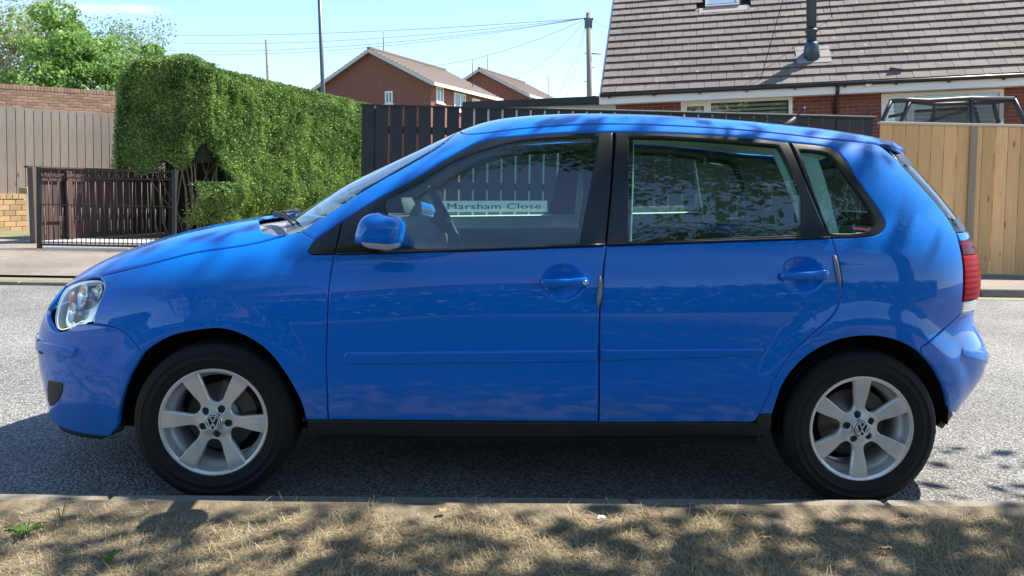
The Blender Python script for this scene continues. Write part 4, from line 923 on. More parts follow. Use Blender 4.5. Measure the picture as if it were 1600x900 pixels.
def hedge_pts(n, kind):
    if kind == 'long':
        s = rng.uniform(-.1, LH+1, n); z = rng.uniform(.25, 3.42, n); b = .055*pnoise(s*2.0, z*.7, 3.2, 4)+.05*pnoise(s*2.2, z*1.2, 10, 6)+.025*pnoise(s*3, z*2, 22, 7)-.10*np.clip(z-3.1, 0, 1)*2; near = np.exp(-(s/1.0)**2)
        cut = (s < .55+.25*np.sin(z*2.3)) & (z > 1.2) & (z < 1.75+.2*np.sin(s*9)); b = b+.28*np.exp(-((z-1.0)/.45)**2)*np.clip(1.4-s*.2, .3, 1)
        dep = b-rng.exponential(.055, n)+(rng.uniform(0, 1, n) < .09)*rng.uniform(0, .12, n)-.24*np.exp(-((s+.05)/.28)**2); p = B0+e1*s[:, None]+n1*dep[:, None]; nn = np.tile(np.r_[n1*.8, .35], (n, 1)); k = ~cut & ((s > .55) | (z > 1.9) | (rng.uniform(0, 1, n) < .7))
        k &= z > .22+.15*np.clip(1.5-s, 0, 1)
        P3 = np.c_[p, z][k]; return P3, nn[k]
    if kind == 'end':
        s = rng.uniform(-.05, WH+.05, n); z = rng.uniform(1.25, 3.5, n); fr = s/WH; top_ = 3.54-.30*np.exp(-(fr/.16)**2)-.06*np.exp(-((1-fr)/.15)**2); bot = 1.34+.25*fr+.12*np.sin(s*8)+.9*np.clip(fr-.72, 0, 1)*1.6
        b = .06*pnoise(s*1.5, z, 3.5, 8)+.03*pnoise(s, z, 12, 9)-.22*np.clip(z-(top_-.3), 0, .4)*1.2; dep = b-rng.exponential(.06, n)+(rng.uniform(0, 1, n) < .09)*rng.uniform(0, .12, n)-.22*np.exp(-((WH-s)/.28)**2)-.22*np.exp(-(s/.28)**2); m2 = -np.array([-e0[1], e0[0]]); m2 = m2 if m2[1] < 0 else -m2
        p = A0+e0*s[:, None]+m2*dep[:, None]; k = (z < top_) & (z > bot); return np.c_[p, z][k], np.tile(np.r_[m2*.9, .1], (k.sum(), 1))
    if kind == 'left':
        t = rng.uniform(0, 3, n); z = rng.uniform(1.4, 3.3, n); b = .12*pnoise(t*2, z, 3.5, 9)-.2*np.clip(z-2.95, 0, 1); p = A0+e1*t[:, None]-n1*(b-rng.exponential(.06, n))[:, None]
        return np.c_[p, z], np.tile(np.r_[-n1, .2], (n, 1))
    s = rng.uniform(-.08, LH+1, n); q = rng.uniform(-.02, 1.02, n); z = 3.40+.05*pnoise(s, q*WH, 5, 12)+.10*np.exp(-(s/.9)**2)-rng.exponential(.05, n)-.16*(2*q-1)**6+.10*np.exp(-((s)/.7)**2); p = B0+e1*s[:, None]-n1*(q*WH)[:, None]
    return np.c_[p, z], np.tile((0, 0, 1.), (n, 1))
PP = [hedge_pts(n, k) for n, k in ((250000, 'long'), (100000, 'end'), (22000, 'left'), (70000, 'top'))]
pts = np.vstack([p for p, _ in PP])-org; nn = np.vstack([q for _, q in PP])
leaves('foliage', pts, nn+np.array([0, 0, .25]), .056, .32, HEDGE, hedge, .75)
# solid dark core so the hedge is not seen through
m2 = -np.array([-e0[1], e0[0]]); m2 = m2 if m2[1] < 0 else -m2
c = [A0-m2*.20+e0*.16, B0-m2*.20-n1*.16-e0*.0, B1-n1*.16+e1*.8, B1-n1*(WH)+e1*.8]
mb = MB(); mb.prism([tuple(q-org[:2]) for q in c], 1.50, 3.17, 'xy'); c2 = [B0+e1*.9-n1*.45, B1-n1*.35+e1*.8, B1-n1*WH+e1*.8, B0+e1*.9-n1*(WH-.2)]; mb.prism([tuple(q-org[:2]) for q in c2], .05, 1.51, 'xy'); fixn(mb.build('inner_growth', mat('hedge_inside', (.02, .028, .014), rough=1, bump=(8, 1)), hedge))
for i in range(24):
    q = B0-e0*random.uniform(.10, WH*.60)+e1*random.uniform(.25, 1.0); a = np.array([q[0], q[1], .0])-[org[0], org[1], 0]; pts_ = [a]; d = np.array([random.uniform(-.35, .25), random.uniform(-.2, .2), 1])
    for k in range(6): d = d+rng.normal(0, .16, 3); d[2] = abs(d[2])+.25; d /= np.linalg.norm(d); pts_.append(pts_[-1]+d*.33)
    r0 = random.choice((.010, .014, .02, .035)); MB().tube(pts_, [r0*(1-.11*k) for k in range(7)], 6).build('stem', TWIG, hedge)

def tree(x, y, h, cr, label, col, leafm, n=14000, size=.15, trunk=.16, blobs=None, base=0, group=None, asp=.6, droop=0):
    t = thing('tree', label, 'tree', (x, y, base), 0, group)
    rs = np.random.default_rng(int(abs(x*100+y*10))); hub = []
    pts_ = [np.array([0, 0, 0.])]
    for k in range(7): pts_.append(pts_[-1]+np.array([rs.normal(0, .05)*h*.06, rs.normal(0, .05)*h*.06, h*.11]))
    MB().tube(pts_, [trunk*(1-.11*k) for k in range(8)], 9).build('trunk', BARK, t)
    for i in range(12):
        a = pts_[3+i % 5]; az = i*2.4+rs.uniform(-.3, .3); el = rs.uniform(.3, 1.1); l = cr*rs.uniform(.6, 1.0); q = [a]; d = np.array([math.cos(az)*math.cos(el), math.sin(az)*math.cos(el), math.sin(el)])
        for k in range(4): d = d+rs.normal(0, .15, 3); d /= np.linalg.norm(d); q.append(q[-1]+d*l/4)
        MB().tube(q, [trunk*.4*(1-.2*k) for k in range(5)], 6).build('limb', BARK, t); hub += [q[2], q[3], q[4]]
    blobs = blobs or 26; P_, N_ = [], []
    cen = [np.array(hh) for hh in hub]+[np.array([rs.normal(0, cr*.45), rs.normal(0, cr*.45), h*.45+rs.uniform(0, .55)*h]) for _ in range(blobs)]
    for c in cen:
        r = cr*rs.uniform(.16, .38); m = int(n/len(cen)); v = rs.normal(0, 1, (m, 3)); v /= np.linalg.norm(v, axis=1)[:, None]; rr = r*rs.uniform(.45, 1.08, m)**.5
        q = c+v*rr[:, None]*np.array([1.15, 1.15, .75]); q[:, 2] -= droop*rs.uniform(0, 1, m)*r; P_.append(q); N_.append(v*.6+np.array([0, 0, -.15-droop*.6]))
    leaves('crown', np.vstack(P_), np.vstack(N_), size, asp, leafm, t, .8); return t
L1 = leafmat('birch_leaf', (.26, .29, .16), (.55, .55, .36), .45); L2 = leafmat('maple_leaf', (.09, .20, .05), (.30, .46, .12), .45); L3 = leafmat('willow_leaf', (.13, .20, .10), (.32, .40, .23), .45)
def at_(u, Z): p = D(u, 290, Z); return p[0], p[1]
x, y = at_(20, 36); tree(x, y, 10.0, 2.5, 'tall pale-leaved tree at the left edge of the photo behind the brick wall', None, L1, 15000, .15, .14, 34, asp=.55)
x, y = at_(128, 32); tree(x, y, 8.1, 2.4, 'rounded mid-green leafy tree above the brick wall, between the pale tree and the hedge', None, L2, 24000, .16, .16, 36, asp=.7)
x, y = at_(200, 37); tree(x, y, 8.8, 2.3, 'grey-green tree with drooping twigs just left of the hedge top', None, L3, 17000, .15, .13, 30, asp=.4, droop=.9)
x, y = at_(300, 40); tree(x, y, 6.9, 1.6, 'small tree top showing just above the hedge', None, L3, 5000, .14, .12, 10, asp=.5)

# ------------------------------------------------------------------ brick walls
MORT = mat('mortar', (.36, .33, .28), rough=.95, bump=(80, .4))
def brickwall(name, label, A_, B_, H, M_brick, mortar, bl=.215, bh=.065, j=.010, dep=.2, rows=None, soldier=False, skip=None, z0=0, cat='wall', cols=None, limit=300):
    M = frame(A_, B_); L = (Vector(B_)-Vector(A_)).length; t = put(thing(name, label, cat), M)
    mb = MB(); mb.box(0, L, .006, dep, 0, H-.002); mb.build('mortar_bed', mortar, t)
    br = MB().box(0, bl, 0, dep*.5, 0, bh, bev=.004).mesh('brick'); br.materials.append(M_brick)
    hf = MB().box(0, bl/2-j/2, 0, dep*.5, 0, bh, bev=.004).mesh('brick'); hf.materials.append(M_brick)
    lst = []; R_ = int((H-(bl*.5+j if soldier else 0))/(bh+j)); 
    for r in range(R_):
        z = H-(bl*.5+j if soldier else 0)-(r+1)*(bh+j)+j*.5
        if rows and r >= rows: break
        x = -(bl+j)/2*(r % 2)
        while x < L:
            if x < 0: lst.append((hf, .0, z))
            elif x+bl > L: 
                if x+bl/2 < L: lst.append((hf, x, z))
            else: lst.append((br, x, z))
            x += bl+j
    if soldier:
        so = MB().box(0, bh, -.006, dep, 0, bl*.5, bev=.004).mesh('brick'); so.materials.append(M_brick); x = 0
        while x+bh < L: lst.append((so, x, H-bl*.5)); x += bh+j
    for me, x, z in lst:
        if skip and skip(x, z): continue
        o = link('brick', me, None, t); o.location = (x, -.006+random.uniform(-.002, .002), z)
    return t
TANB = mat('tan_brick', (.42, .255, .16), rough=.9, noise=(3, .3, (.33, .19, .12)), bump=(70, .5), rnd=.22)
YELB = mat('yellow_brick', (.55, .37, .19), rough=.9, noise=(6, .3, (.40, .27, .14)), bump=(70, .5), rnd=.22)
a, b = D(-150, 121, 18.6), D(186, 143, 21.5); hh = b[2]-1.0
a = a-np.array([0, 0, 2.3]); b = b-np.array([0, 0, 2.3]); b = a+(b-a)*1.7
brickwall('brick_wall', 'long tan brick wall with an upright brick top course, behind the grey timber fence', a, b, 2.3, TANB, mat('pale_mortar', (.40, .34, .28), rough=.95), rows=10, soldier=True, bl=.225, bh=.068)
a, b = D(-160, 304, 14.9), D(46, 303, 16.7); a[2] -= .86; b[2] -= .86
brickwall('brick_wall', 'low yellow brick garden wall under the grey fence at the left edge', a, b, .86, YELB, MORT, soldier=True, bl=.215, bh=.105, j=.012)
pq = D(40, 303, 16.3); mb = MB(); mb.box(-.09, .09, -.1, .1, 0, .14, bev=.006); o = mb.build('loose_brick', YELB); o.location = (pq[0], pq[1], pq[2]+.0); tag(o, 'yellow brick standing on the right end of the low garden wall', 'brick')
# ------------------------------------------------------------------ timber
def woodmat(name, c1, c2, rough=.8, sc=(9, 9, .5), rnd=.15, knots=None):
    def f(n, b, t):
        if not knots: return
        src = b.inputs['Base Color'].links[0].from_socket; oi = n.nodes.new('ShaderNodeObjectInfo'); cm = n.nodes.new('ShaderNodeVectorMath'); cm.operation = 'MULTIPLY_ADD'; cm.inputs[1].default_value = (5.5, .0, 2.2)
        cb = n.nodes.new('ShaderNodeCombineXYZ'); mu = n.nodes.new('ShaderNodeMath'); mu.operation = 'MULTIPLY'; mu.inputs[1].default_value = 40; n.links.new(oi.outputs['Random'], mu.inputs[0]); n.links.new(mu.outputs[0], cb.inputs[0]); n.links.new(mu.outputs[0], cb.inputs[2])
        n.links.new(t.outputs['Object'], cm.inputs[0]); n.links.new(cb.outputs[0], cm.inputs[2]); v = n.nodes.new('ShaderNodeTexVoronoi'); v.inputs['Scale'].default_value = 1.0; v.inputs['Randomness'].default_value = 1; n.links.new(cm.outputs[0], v.inputs['Vector'])
        r = n.nodes.new('ShaderNodeMapRange'); r.inputs[1].default_value = .06; r.inputs[2].default_value = .16; r.inputs[3].default_value = 1; r.inputs[4].default_value = 0; n.links.new(v.outputs['Distance'], r.inputs[0])
        k = n.nodes.new('ShaderNodeMix'); k.data_type = 'RGBA'; k.inputs[7].default_value = (*knots, 1); n.links.new(r.outputs[0], k.inputs[0]); n.links.new(src, k.inputs[6]); n.links.new(k.outputs[2], b.inputs['Base Color'])
    return mat(name, c1, rough=rough, noise=(3, .22, c2, sc), bump=(25, .25), rnd=rnd, extra=f)
NEWWOOD = woodmat('new_pine', (.84, .50, .22), (.66, .37, .15), rnd=.18, knots=(.22, .11, .045))
GREYWOOD = woodmat('weathered_timber', (.34, .285, .235), (.22, .18, .145), rnd=.12, knots=(.10, .085, .07))
POSTW = woodmat('post_timber', (.42, .31, .21), (.31, .22, .15))
BROWNW = woodmat('stained_timber', (.085, .037, .032), (.05, .024, .021), rnd=.2)
BLACKW = woodmat('black_stain', (.013, .015, .021), (.02, .022, .028), rough=.55, rnd=.2)
CAPW = mat('pale_capping', (.62, .58, .50), rough=.7, noise=(4, .3, (.5, .45, .36)))
def boards(t, x0, x1, pitch, w, z0, z1, m, th=.02, jz=.008, y=-.0, tops=None, name='board'):
    me = {}; x = x0; i = 0
    while x < x1-.01:
        h = z1(x)-z0 if callable(z1) else z1-z0; h += random.uniform(-jz, jz); ww = min(w, x1-x); k = (round(ww, 3), round(h, 2))
        if k not in me: me[k] = MB().box(0, ww, -th/2, th/2, 0, h, bev=.002).mesh(name); me[k].materials.append(m)
        o = link(name, me[k], None, t); o.location = (x, y+random.uniform(-.002, .002), z0); o.rotation_euler = (0, 0, R(random.uniform(-.5, .5))); x += pitch; i += 1
# cream fence, right
A_ = P(1366, 428, 7.66); B_ = P(1595, 430, 7.66); A_[2] = .10; B_[2] = .10
M = frame(A_, B_, (0, 0, 1)); fr = put(thing('timber_fence', 'new pine close-board fence with pale capping rail, right of the black fence', 'fence'), M)
ztop = loc(M, 1480, 194)[1]; xe = 8.2
boards(fr, 0, xe, .1815, .172, .015, ztop-.02, NEWWOOD)
px = loc(M, 1510, 300)[0]
for x in (px, px+1.83, px+3.66, px+5.49): MB().box(x-.0, x+.10, -.045, .02, 0, ztop-.012, bev=.004).build('post', POSTW, fr)
MB().box(-.02, xe, -.035, .045, ztop-.018, ztop+.016, bev=.004).build('capping_rail', CAPW, fr)
for z in (.35, 1.0, 1.65): MB().box(0, xe, .013, .05, z, z+.07).build('cross_rail', NEWWOOD, fr)
MB().box(0, xe, -.02, .03, -.03, .015).build('gravel_board', POSTW, fr)
# black fence
A_ = P(563, 400, 7.70); B_ = P(1364, 400, 7.70); A_[2] = .1; B_[2] = .1
M = frame(A_, B_, (0, 0, 1)); fb = put(thing('black_fence', 'long black-stained timber fence with slim gaps between its boards, behind the car', 'fence'), M)
zl = loc(M, 563, 163)[1]; zr = loc(M, 1364, 183.5)[1]; L = loc(M, 1364, 183)[0]; pt = L/36.6
boards(fb, 0, L, pt, pt-.026, .03, lambda x: zl+(zr-zl)*x/L-.02, BLACKW, jz=.003)
MB().box(0, pt*2-.03, .011, .02, .05, zl-.05).build('backing_board', BLACKW, fb)
for f_ in (.155, .5, .845):
    z = .03+(zl-.03)*f_; MB().beam((0, .034, z), (L, .034, z+(zr-zl)*f_), .045, .10).build('cross_rail', BLACKW, fb)
MB().beam((-.02, 0, zl-.008), (L+.02, 0, zr-.008), .07, .022).build('capping_rail', BLACKW, fb)
MB().beam((L*.36, -.005, zl+(zr-zl)*.36+.010), (L+.025, -.005, zr+.010), .085, .014).build('capping_strip', CAPW, fb)
# grey fence, left
A_ = D(-160, 303, 15.2); B_ = D(196, 300, 18.1); B_[2] = A_[2]-.0
M = frame(A_, B_, (TL, 0, 1)); fg_ = put(thing('timber_fence', 'weathered grey board fence standing behind the low yellow wall on the left', 'fence'), M)
zt0 = loc(M, 0, 166)[1]; x1 = loc(M, 196, 170)[0]; zt1 = loc(M, 185, 178)[1]; x0 = loc(M, 0, 170)[0]; x1b = loc(M, 185, 178)[0]
pt = (x1b-x0)/13.9
boards(fg_, 0, x1+.3, pt, pt-.012, -.45, lambda x: zt0+(zt1-zt0)*(x-x0)/(x1b-x0), GREYWOOD, jz=.006)
MB().beam((0, .04, .45), (x1, .04, .45+zt1-zt0), .04, .09).build('cross_rail', GREYWOOD, fg_); MB().beam((0, .04, 1.5), (x1, .04, 1.5+zt1-zt0), .04, .09).build('cross_rail', GREYWOOD, fg_)
MB().box(0, x1+.3, .02, .03, -.4, min(zt0, zt1)-.05).build('backing_board', DARK, fg_)
# brown fence behind the railing
A_ = D(50, 378, 13.0); B_ = D(278, 366, 16.2); A_[2] = .08; B_[2] = .08
M = frame(A_, B_); fw = put(thing('brown_fence', 'dark red-brown picket fence behind the iron railing, partly under the hedge', 'fence'), M); zt_f = loc(M, 60, 261)[1]; Lf = loc(M, 278, 360)[0]
boards(fw, .12, Lf, .155, .135, .06, zt_f-.03, BROWNW, jz=.004)
for z in (.42, 1.12): MB().beam((0, -.03, z), (Lf, -.03, z), .035, .09).build('cross_rail', BROWNW, fw)
MB().beam((-.06, -.01, zt_f), (Lf, -.01, zt_f-.01), .10, .03).build('capping_rail', BROWNW, fw)
MB().box(-.02, .10, -.10, .02, -.02, zt_f-.01, bev=.004).build('post', POSTW2 if 'POSTW2' in globals() else woodmat('old_post', (.12, .09, .075), (.07, .05, .04)), fw)
x_ = loc(M, 103, 340)[0]; MB().box(x_-.05, x_+.06, -.12, -.05, 0, zt_f-.06, bev=.004).build('post', BROWNW, fw)
# iron railing
A_ = D(62, 387, 12.1); B_ = D(272, 387, 12.1); A_[2] = .10; B_[2] = .10
IRON = mat('black_iron', (.012, .012, .013), rough=.45, bump=(90, .2))
M = frame(A_, B_); rl = put(thing('iron_railing', 'black iron railing panel with a row of rings along its top, left', 'railing'), M)
zt_r = loc(M, 62, 263)[1]; zm = loc(M, 62, 277)[1]; zq = loc(M, 62, 319)[1]; Lr = loc(M, 272, 300)[0]
for x in (0, Lr): MB().box(x-.03, x+.03, -.03, .03, -.05, zt_r+.02, bev=.004).build('post', IRON, rl)
for z, w_ in ((zt_r-.01, .025), (zm, .018), (zq, .014), (.06, .03)): MB().box(.03, Lr-.03, -w_/2, w_/2, z-w_/2, z+w_/2).build('rail', IRON, rl)
nb = 29; bar1 = MB().tube([(0, 0, .075), (0, 0, zm-.009)], .0075, 6).mesh('bar'); bar2 = MB().tube([(0, 0, .075), (0, 0, zq-.007)], .0075, 6).mesh('bar')
for i in range(1, nb):
    o = link('bar', bar1 if i % 2 == 0 else bar2, IRON if not (bar1 if i % 2 == 0 else bar2).materials else None, rl); o.location = (Lr*i/nb, 0, 0)
rg = MB().lathe([(.052, -.005), (.060, -.005), (.060, .005), (.052, .005)], 20, 'y', close=True).mesh('ring'); rg.materials.append(IRON)
for i in range(14): o = link('ring', rg, None, rl); o.location = (Lr*(i+.5)/14, 0, (zm+zt_r)/2)
p = D(140, 387.5, 12.15); o = MB().box(-.66, .66, -.02, .02, 0, .035, bev=.004).build('edging_strip', WHITEP); o.location = (p[0]+.0, p[1]-.1, .102); tag(o, 'white plastic edging strip lying on the footway under the iron railing', 'edging')
p = D(150, 379, 13.4); o = MB().box(-1.1, 1.5, -.25, .45, 0, .03, bev=.01).build('concrete_slab', mat('slab_concrete', (.42, .43, .44), rough=.8, noise=(4, .3, (.3, .3, .31)))); o.location = (p[0], p[1], .101); tag(o, 'pale grey concrete slab on the ground behind the iron railing', 'slab')
o = stuff(sheet('hedge_bed', [(B0[0]-2.6, B0[1]-1.2, .106), (B0[0]+.5, B0[1]-1.2, .106), (B1[0]+.8, B1[1], .106), (B1[0]-2.6, B1[1], .106)], SOIL)); tag(o, 'bare brown soil bed under the conifer hedge', 'soil')
# ------------------------------------------------------------------ street name plate
A_ = P(690, 331.5, 7.45); B_ = P(855, 331, 7.45)
M = frame(A_, B_, (0, 0, 1)); sg = put(thing('street_sign', 'white street name plate reading Marsham Close in black, seen through the front window', 'sign'), M)
Ls = loc(M, 855, 325)[0]; Hs = loc(M, 855, 314)[1]-loc(M, 855, 331.5)[1]
MB().box(0, Ls, -.012, .0, 0, Hs, bev=.003).build('plate', mat('sign_white', (.80, .80, .76), rough=.4), sg)
for x in (.18, Ls-.18): MB().box(x-.03, x+.03, .003, .06, -.80, Hs-.02).build('post', BLACKPLASTIC, sg)
fc = bpy.data.curves.new('lettering', 'FONT'); fc.body = 'Marsham Close'; fc.size = .118; fc.extrude = .001; fc.offset = 0; fc.space_character = 1.06; fo = bpy.data.objects.new('tmp', fc); C.objects.link(fo)
dg = bpy.context.evaluated_depsgraph_get(); dg.update(); me = bpy.data.meshes.new_from_object(fo.evaluated_get(dg)); bpy.data.objects.remove(fo); me.name = 'lettering'; me.materials.clear(); me.materials.append(mat('sign_black', (.015, .015, .018), rough=.5))
bb = np.array([v.co[:] for v in me.vertices]); wdt = bb[:, 0].max()-bb[:, 0].min(); s = (Ls*.885)/wdt
me.transform(Matrix.Translation((Ls*.055, -.0145, Hs*.24)) @ Matrix.Rotation(R(90), 4, 'X') @ Matrix.Diagonal((s, min(s, 1.0), 1, 1)) @ Matrix.Translation((-bb[:, 0].min(), 0, 0))); link('lettering', me, None, sg)

# ------------------------------------------------------------------ bungalow, right
RED = mat('red_brick', (.20, .068, .05), rough=.9, noise=(5, .3, (.13, .045, .04)), bump=(70, .5), rnd=.2)
def lichen(n, b, t):
    src = b.inputs['Base Color'].links[0].from_socket; g = n.nodes.new('ShaderNodeNewGeometry'); v = n.nodes.new('ShaderNodeTexVoronoi'); v.inputs['Scale'].default_value = 2.6; n.links.new(g.outputs['Position'], v.inputs['Vector'])
    z = n.nodes.new('ShaderNodeTexNoise'); z.inputs['Scale'].default_value = 30; n.links.new(g.outputs['Position'], z.inputs[0]); a = n.nodes.new('ShaderNodeMath'); a.operation = 'MULTIPLY_ADD'; a.inputs[1].default_value = .12; n.links.new(z.outputs[0], a.inputs[0]); n.links.new(v.outputs['Distance'], a.inputs[2])
    r = n.nodes.new('ShaderNodeMapRange'); r.inputs[1].default_value = .13; r.inputs[2].default_value = .17; r.inputs[3].default_value = .45; r.inputs[4].default_value = 0; n.links.new(a.outputs[0], r.inputs[0])
    z2 = n.nodes.new('ShaderNodeTexNoise'); z2.inputs['Scale'].default_value = .8; z2.inputs['Detail'].default_value = 4; n.links.new(g.outputs['Position'], z2.inputs[0]); r2 = n.nodes.new('ShaderNodeMapRange'); r2.inputs[1].default_value = .3; r2.inputs[2].default_value = .7; r2.inputs[3].default_value = .82; r2.inputs[4].default_value = 1.15; n.links.new(z2.outputs[0], r2.inputs[0])
    h = n.nodes.new('ShaderNodeHueSaturation'); n.links.new(r2.outputs[0], h.inputs['Value']); n.links.new(src, h.inputs['Color'])
    k = n.nodes.new('ShaderNodeMix'); k.data_type = 'RGBA'; k.inputs[7].default_value = (.48, .45, .38, 1); n.links.new(r.outputs[0], k.inputs[0]); n.links.new(h.outputs[0], k.inputs[6]); n.links.new(k.outputs[2], b.inputs['Base Color'])
TILE = mat('concrete_tile', (.138, .112, .098), rough=.9, noise=(3, .25, (.20, .168, .148)), bump=(40, .8), rnd=.10, extra=lichen)
A_ = D(940, 145.5, 16.2); B_ = D(1600, 113.5, 14.3); M = frame(A_, B_); hz = 3.1
hs = put(thing('bungalow', 'brick bungalow with a steep brown tiled roof and dark metal flue, on the right', 'house'), M)
PH = R(43); cp, sp = math.cos(PH), math.sin(PH); GA_, TWd = .276, .30; LT = 11.4
FZ = -.20   # soffit
wy = .30
W1 = [loc(M, 1064, 158, wy), loc(M, 1238, 153, wy)]; W2 = [loc(M, 1377, 147, wy), loc(M, 1568, 140, wy)]
wx = [(W1[0][0], W1[1][0]), (W2[0][0], W2[1][0])]; wt = [W1[0][1], W2[0][1]]
def skip(x, z): return any(x+.215 > a-.0 and x < b and z+.065 > tt-1.15 and z < tt for (a, b), tt in zip(wx, wt))
xl = loc(M, 962, 160, wy)[0]
mb = MB(); zt_w = FZ-.02; zb_w = -3.1
xs = [xl, wx[0][0], wx[0][1], wx[1][0], wx[1][1], LT]
for i in range(5):
    if i in (1, 3): k = 0 if i == 1 else 1; mb.box(xs[i], xs[i+1], wy+.008, wy+.3, wt[k], zt_w); mb.box(xs[i], xs[i+1], wy+.008, wy+.3, zb_w, wt[k]-1.15)
    else: mb.box(xs[i], xs[i+1], wy+.008, wy+.3, zb_w, zt_w)
mb.box(xl, xl+.3, wy+.3, wy+7, zb_w, zt_w); mb.prism([(wy+.3, zt_w), (wy+7.3, zt_w), (wy+3.8, zt_w+3.2)], xl, xl+.25, 'yz'); wl = fixn(mb.build('wall', mat('dark_mortar', (.34, .25, .20), rough=.95, bump=(80, .4)), hs))
mb = MB().box(xl+.4, LT, wy+.6, wy+.62, zb_w, zt_w).build('room_back', mat('room_dark', (.12, .12, .12), rough=.9), hs)
bm_ = MB().box(0, .215, 0, .06, 0, .065, bev=.003).mesh('brick'); bm_.materials.append(RED); cnt = 0; rest = MB()
zb = zt_w
for r in range(24):
    z = zb-.075*(r+1)+.006; x = xl-(.1125 if r % 2 else 0)
    while x < LT:
        xx = max(x, xl); e_ = min(x+.215, LT)
        for (a, b), tt in zip(wx, wt):
            if z+.065 > tt-1.15 and z < tt:
                if xx < a < e_: e_ = a-.002
                elif xx < b < e_: xx = b+.002
                elif a <= xx and e_ <= b: e_ = xx
        ln = e_-xx
        if ln > .03:
            if ln > .21 and cnt < 300 and r < 14: o = link('brick', bm_, None, wl); o.location = (xx, wy+random.uniform(-.002, .002), z); cnt += 1
            else: rest.box(xx, xx+ln, wy, wy+.05, z, z+.065)
        x += .225
stuff(rest.build('brick_courses', RED, wl))
# roof: tiles laid in courses
deck = MB(); deck.add([(0, -.03, -.04), (LT, -.03, -.04), (LT, -.03+6*cp, -.04+6*sp), (0, -.03+6*cp, -.04+6*sp), (0, .02, -.09), (LT, .02, -.09), (LT, .02+6*cp, -.09+6*sp), (0, .02+6*cp, -.09+6*sp)], [(0, 1, 2, 3), (7, 6, 5, 4), (0, 3, 7, 4), (1, 5, 6, 2), (0, 4, 5, 1), (3, 2, 6, 7)])
rf_ = deck.build('roof', DARK, hs)
def tilebox(w_, mb=None, T=None):
    l = GA_+.045; th = .020; vs = [(0.004, 0, 0.030), (w_-.004, 0, .030), (w_-.004, l, -.010), (.004, l, -.010), (.004, 0, .030+th), (w_-.004, 0, .030+th), (w_-.004, l, -.010+th), (.004, l, -.010+th)]
    if T is not None: vs = [tuple(T @ Vector(v)) for v in vs]
    return (mb or MB()).add(vs, [(3, 2, 1, 0), (4, 5, 6, 7), (0, 1, 5, 4), (1, 2, 6, 5), (2, 3, 7, 6), (3, 0, 4, 7)])
RS = Matrix.Rotation(PH, 4, 'X'); tm = tilebox(TWd).mesh('roof_tile'); tm.materials.append(TILE); cnt = 0; rest = MB()
sk = [loc(M, 1101, 12, 0), loc(M, 1156, 12, 0)]
def onroof(u, v):
    I = M.inverted(); o = I @ Vector(CAM); d = I.to_3x3() @ Vector(ray(u, v)); nrm = Vector((0, -sp, cp)); t = -(o.dot(nrm))/(d.dot(nrm)); p = o+d*t; return p.x, (p.y*cp+p.z*sp)
vx0, vs0 = onroof(1102, 13); vx1, _ = onroof(1155, 11)
for r in range(21):
    off = (r % 2)*.15; x = -off
    while x < LT:
        x0_ = max(x, -.03*0); w_ = x+TWd-x0_; s_ = r*GA_-.04
        if w_ > .05 and not (x0_ < vx1 and x0_+w_ > vx0 and vs0-.12 < s_+.1 < vs0+1.0):
            T = Matrix.Translation((x0_, s_*cp+random.uniform(-.002, .002), s_*sp+.0)) @ RS @ Matrix.Rotation(R(random.uniform(-.5, .5)), 4, 'Y')
            if w_ > .29 and cnt < 300 and r < 11 and x < 9.5: o = link('roof_tile', tm, None, rf_); o.matrix_local = T; cnt += 1
            else: tilebox(w_, rest, T)
        x += TWd
stuff(rest.build('tile_courses', TILE, rf_))
# gutter, fascia, soffit, downpipe
GUT = mat('black_gutter', (.014, .015, .017), rough=.35)
MB().tube([(-.02, -.075, -.055), (LT, -.075, -.055)], .042, 8).build('gutter', GUT, hs)
for k in range(13): MB().box(.15+k*.92, .18+k*.92, -.105, -.02, -.125, -.04).build('gutter_bracket', GUT, hs)
MB().box(-.02, LT, -.03, 0, -.24, -.03).build('fascia', WHITEP, hs); MB().box(-.02, LT, 0.001, wy+.01, -.235, -.215).build('soffit', WHITEP, hs)
MB().add([(-.02, -.03, -.24), (-.02, -.03, -.03), (-.02, 6*cp, -.03+6*sp), (-.02, 6*cp, -.26+6*sp), (-.05, -.03, -.24), (-.05, -.03, -.03), (-.05, 6*cp, -.03+6*sp), (-.05, 6*cp, -.26+6*sp)], [(0, 1, 2, 3), (7, 6, 5, 4), (0, 4, 5, 1), (1, 5, 6, 2), (2, 6, 7, 3), (3, 7, 4, 0)]).build('bargeboard', WHITEP, hs)
dx = loc(M, 1304, 150, wy)[0]; MB().tube([(dx, -.07, -.08), (dx, -.06, -.20), (dx, wy-.05, -.42), (dx, wy-.045, -3)], .036, 8).build('downpipe', GUT, hs)
GLD = glass('house_glass', (.75, .8, .8), f0=.14)
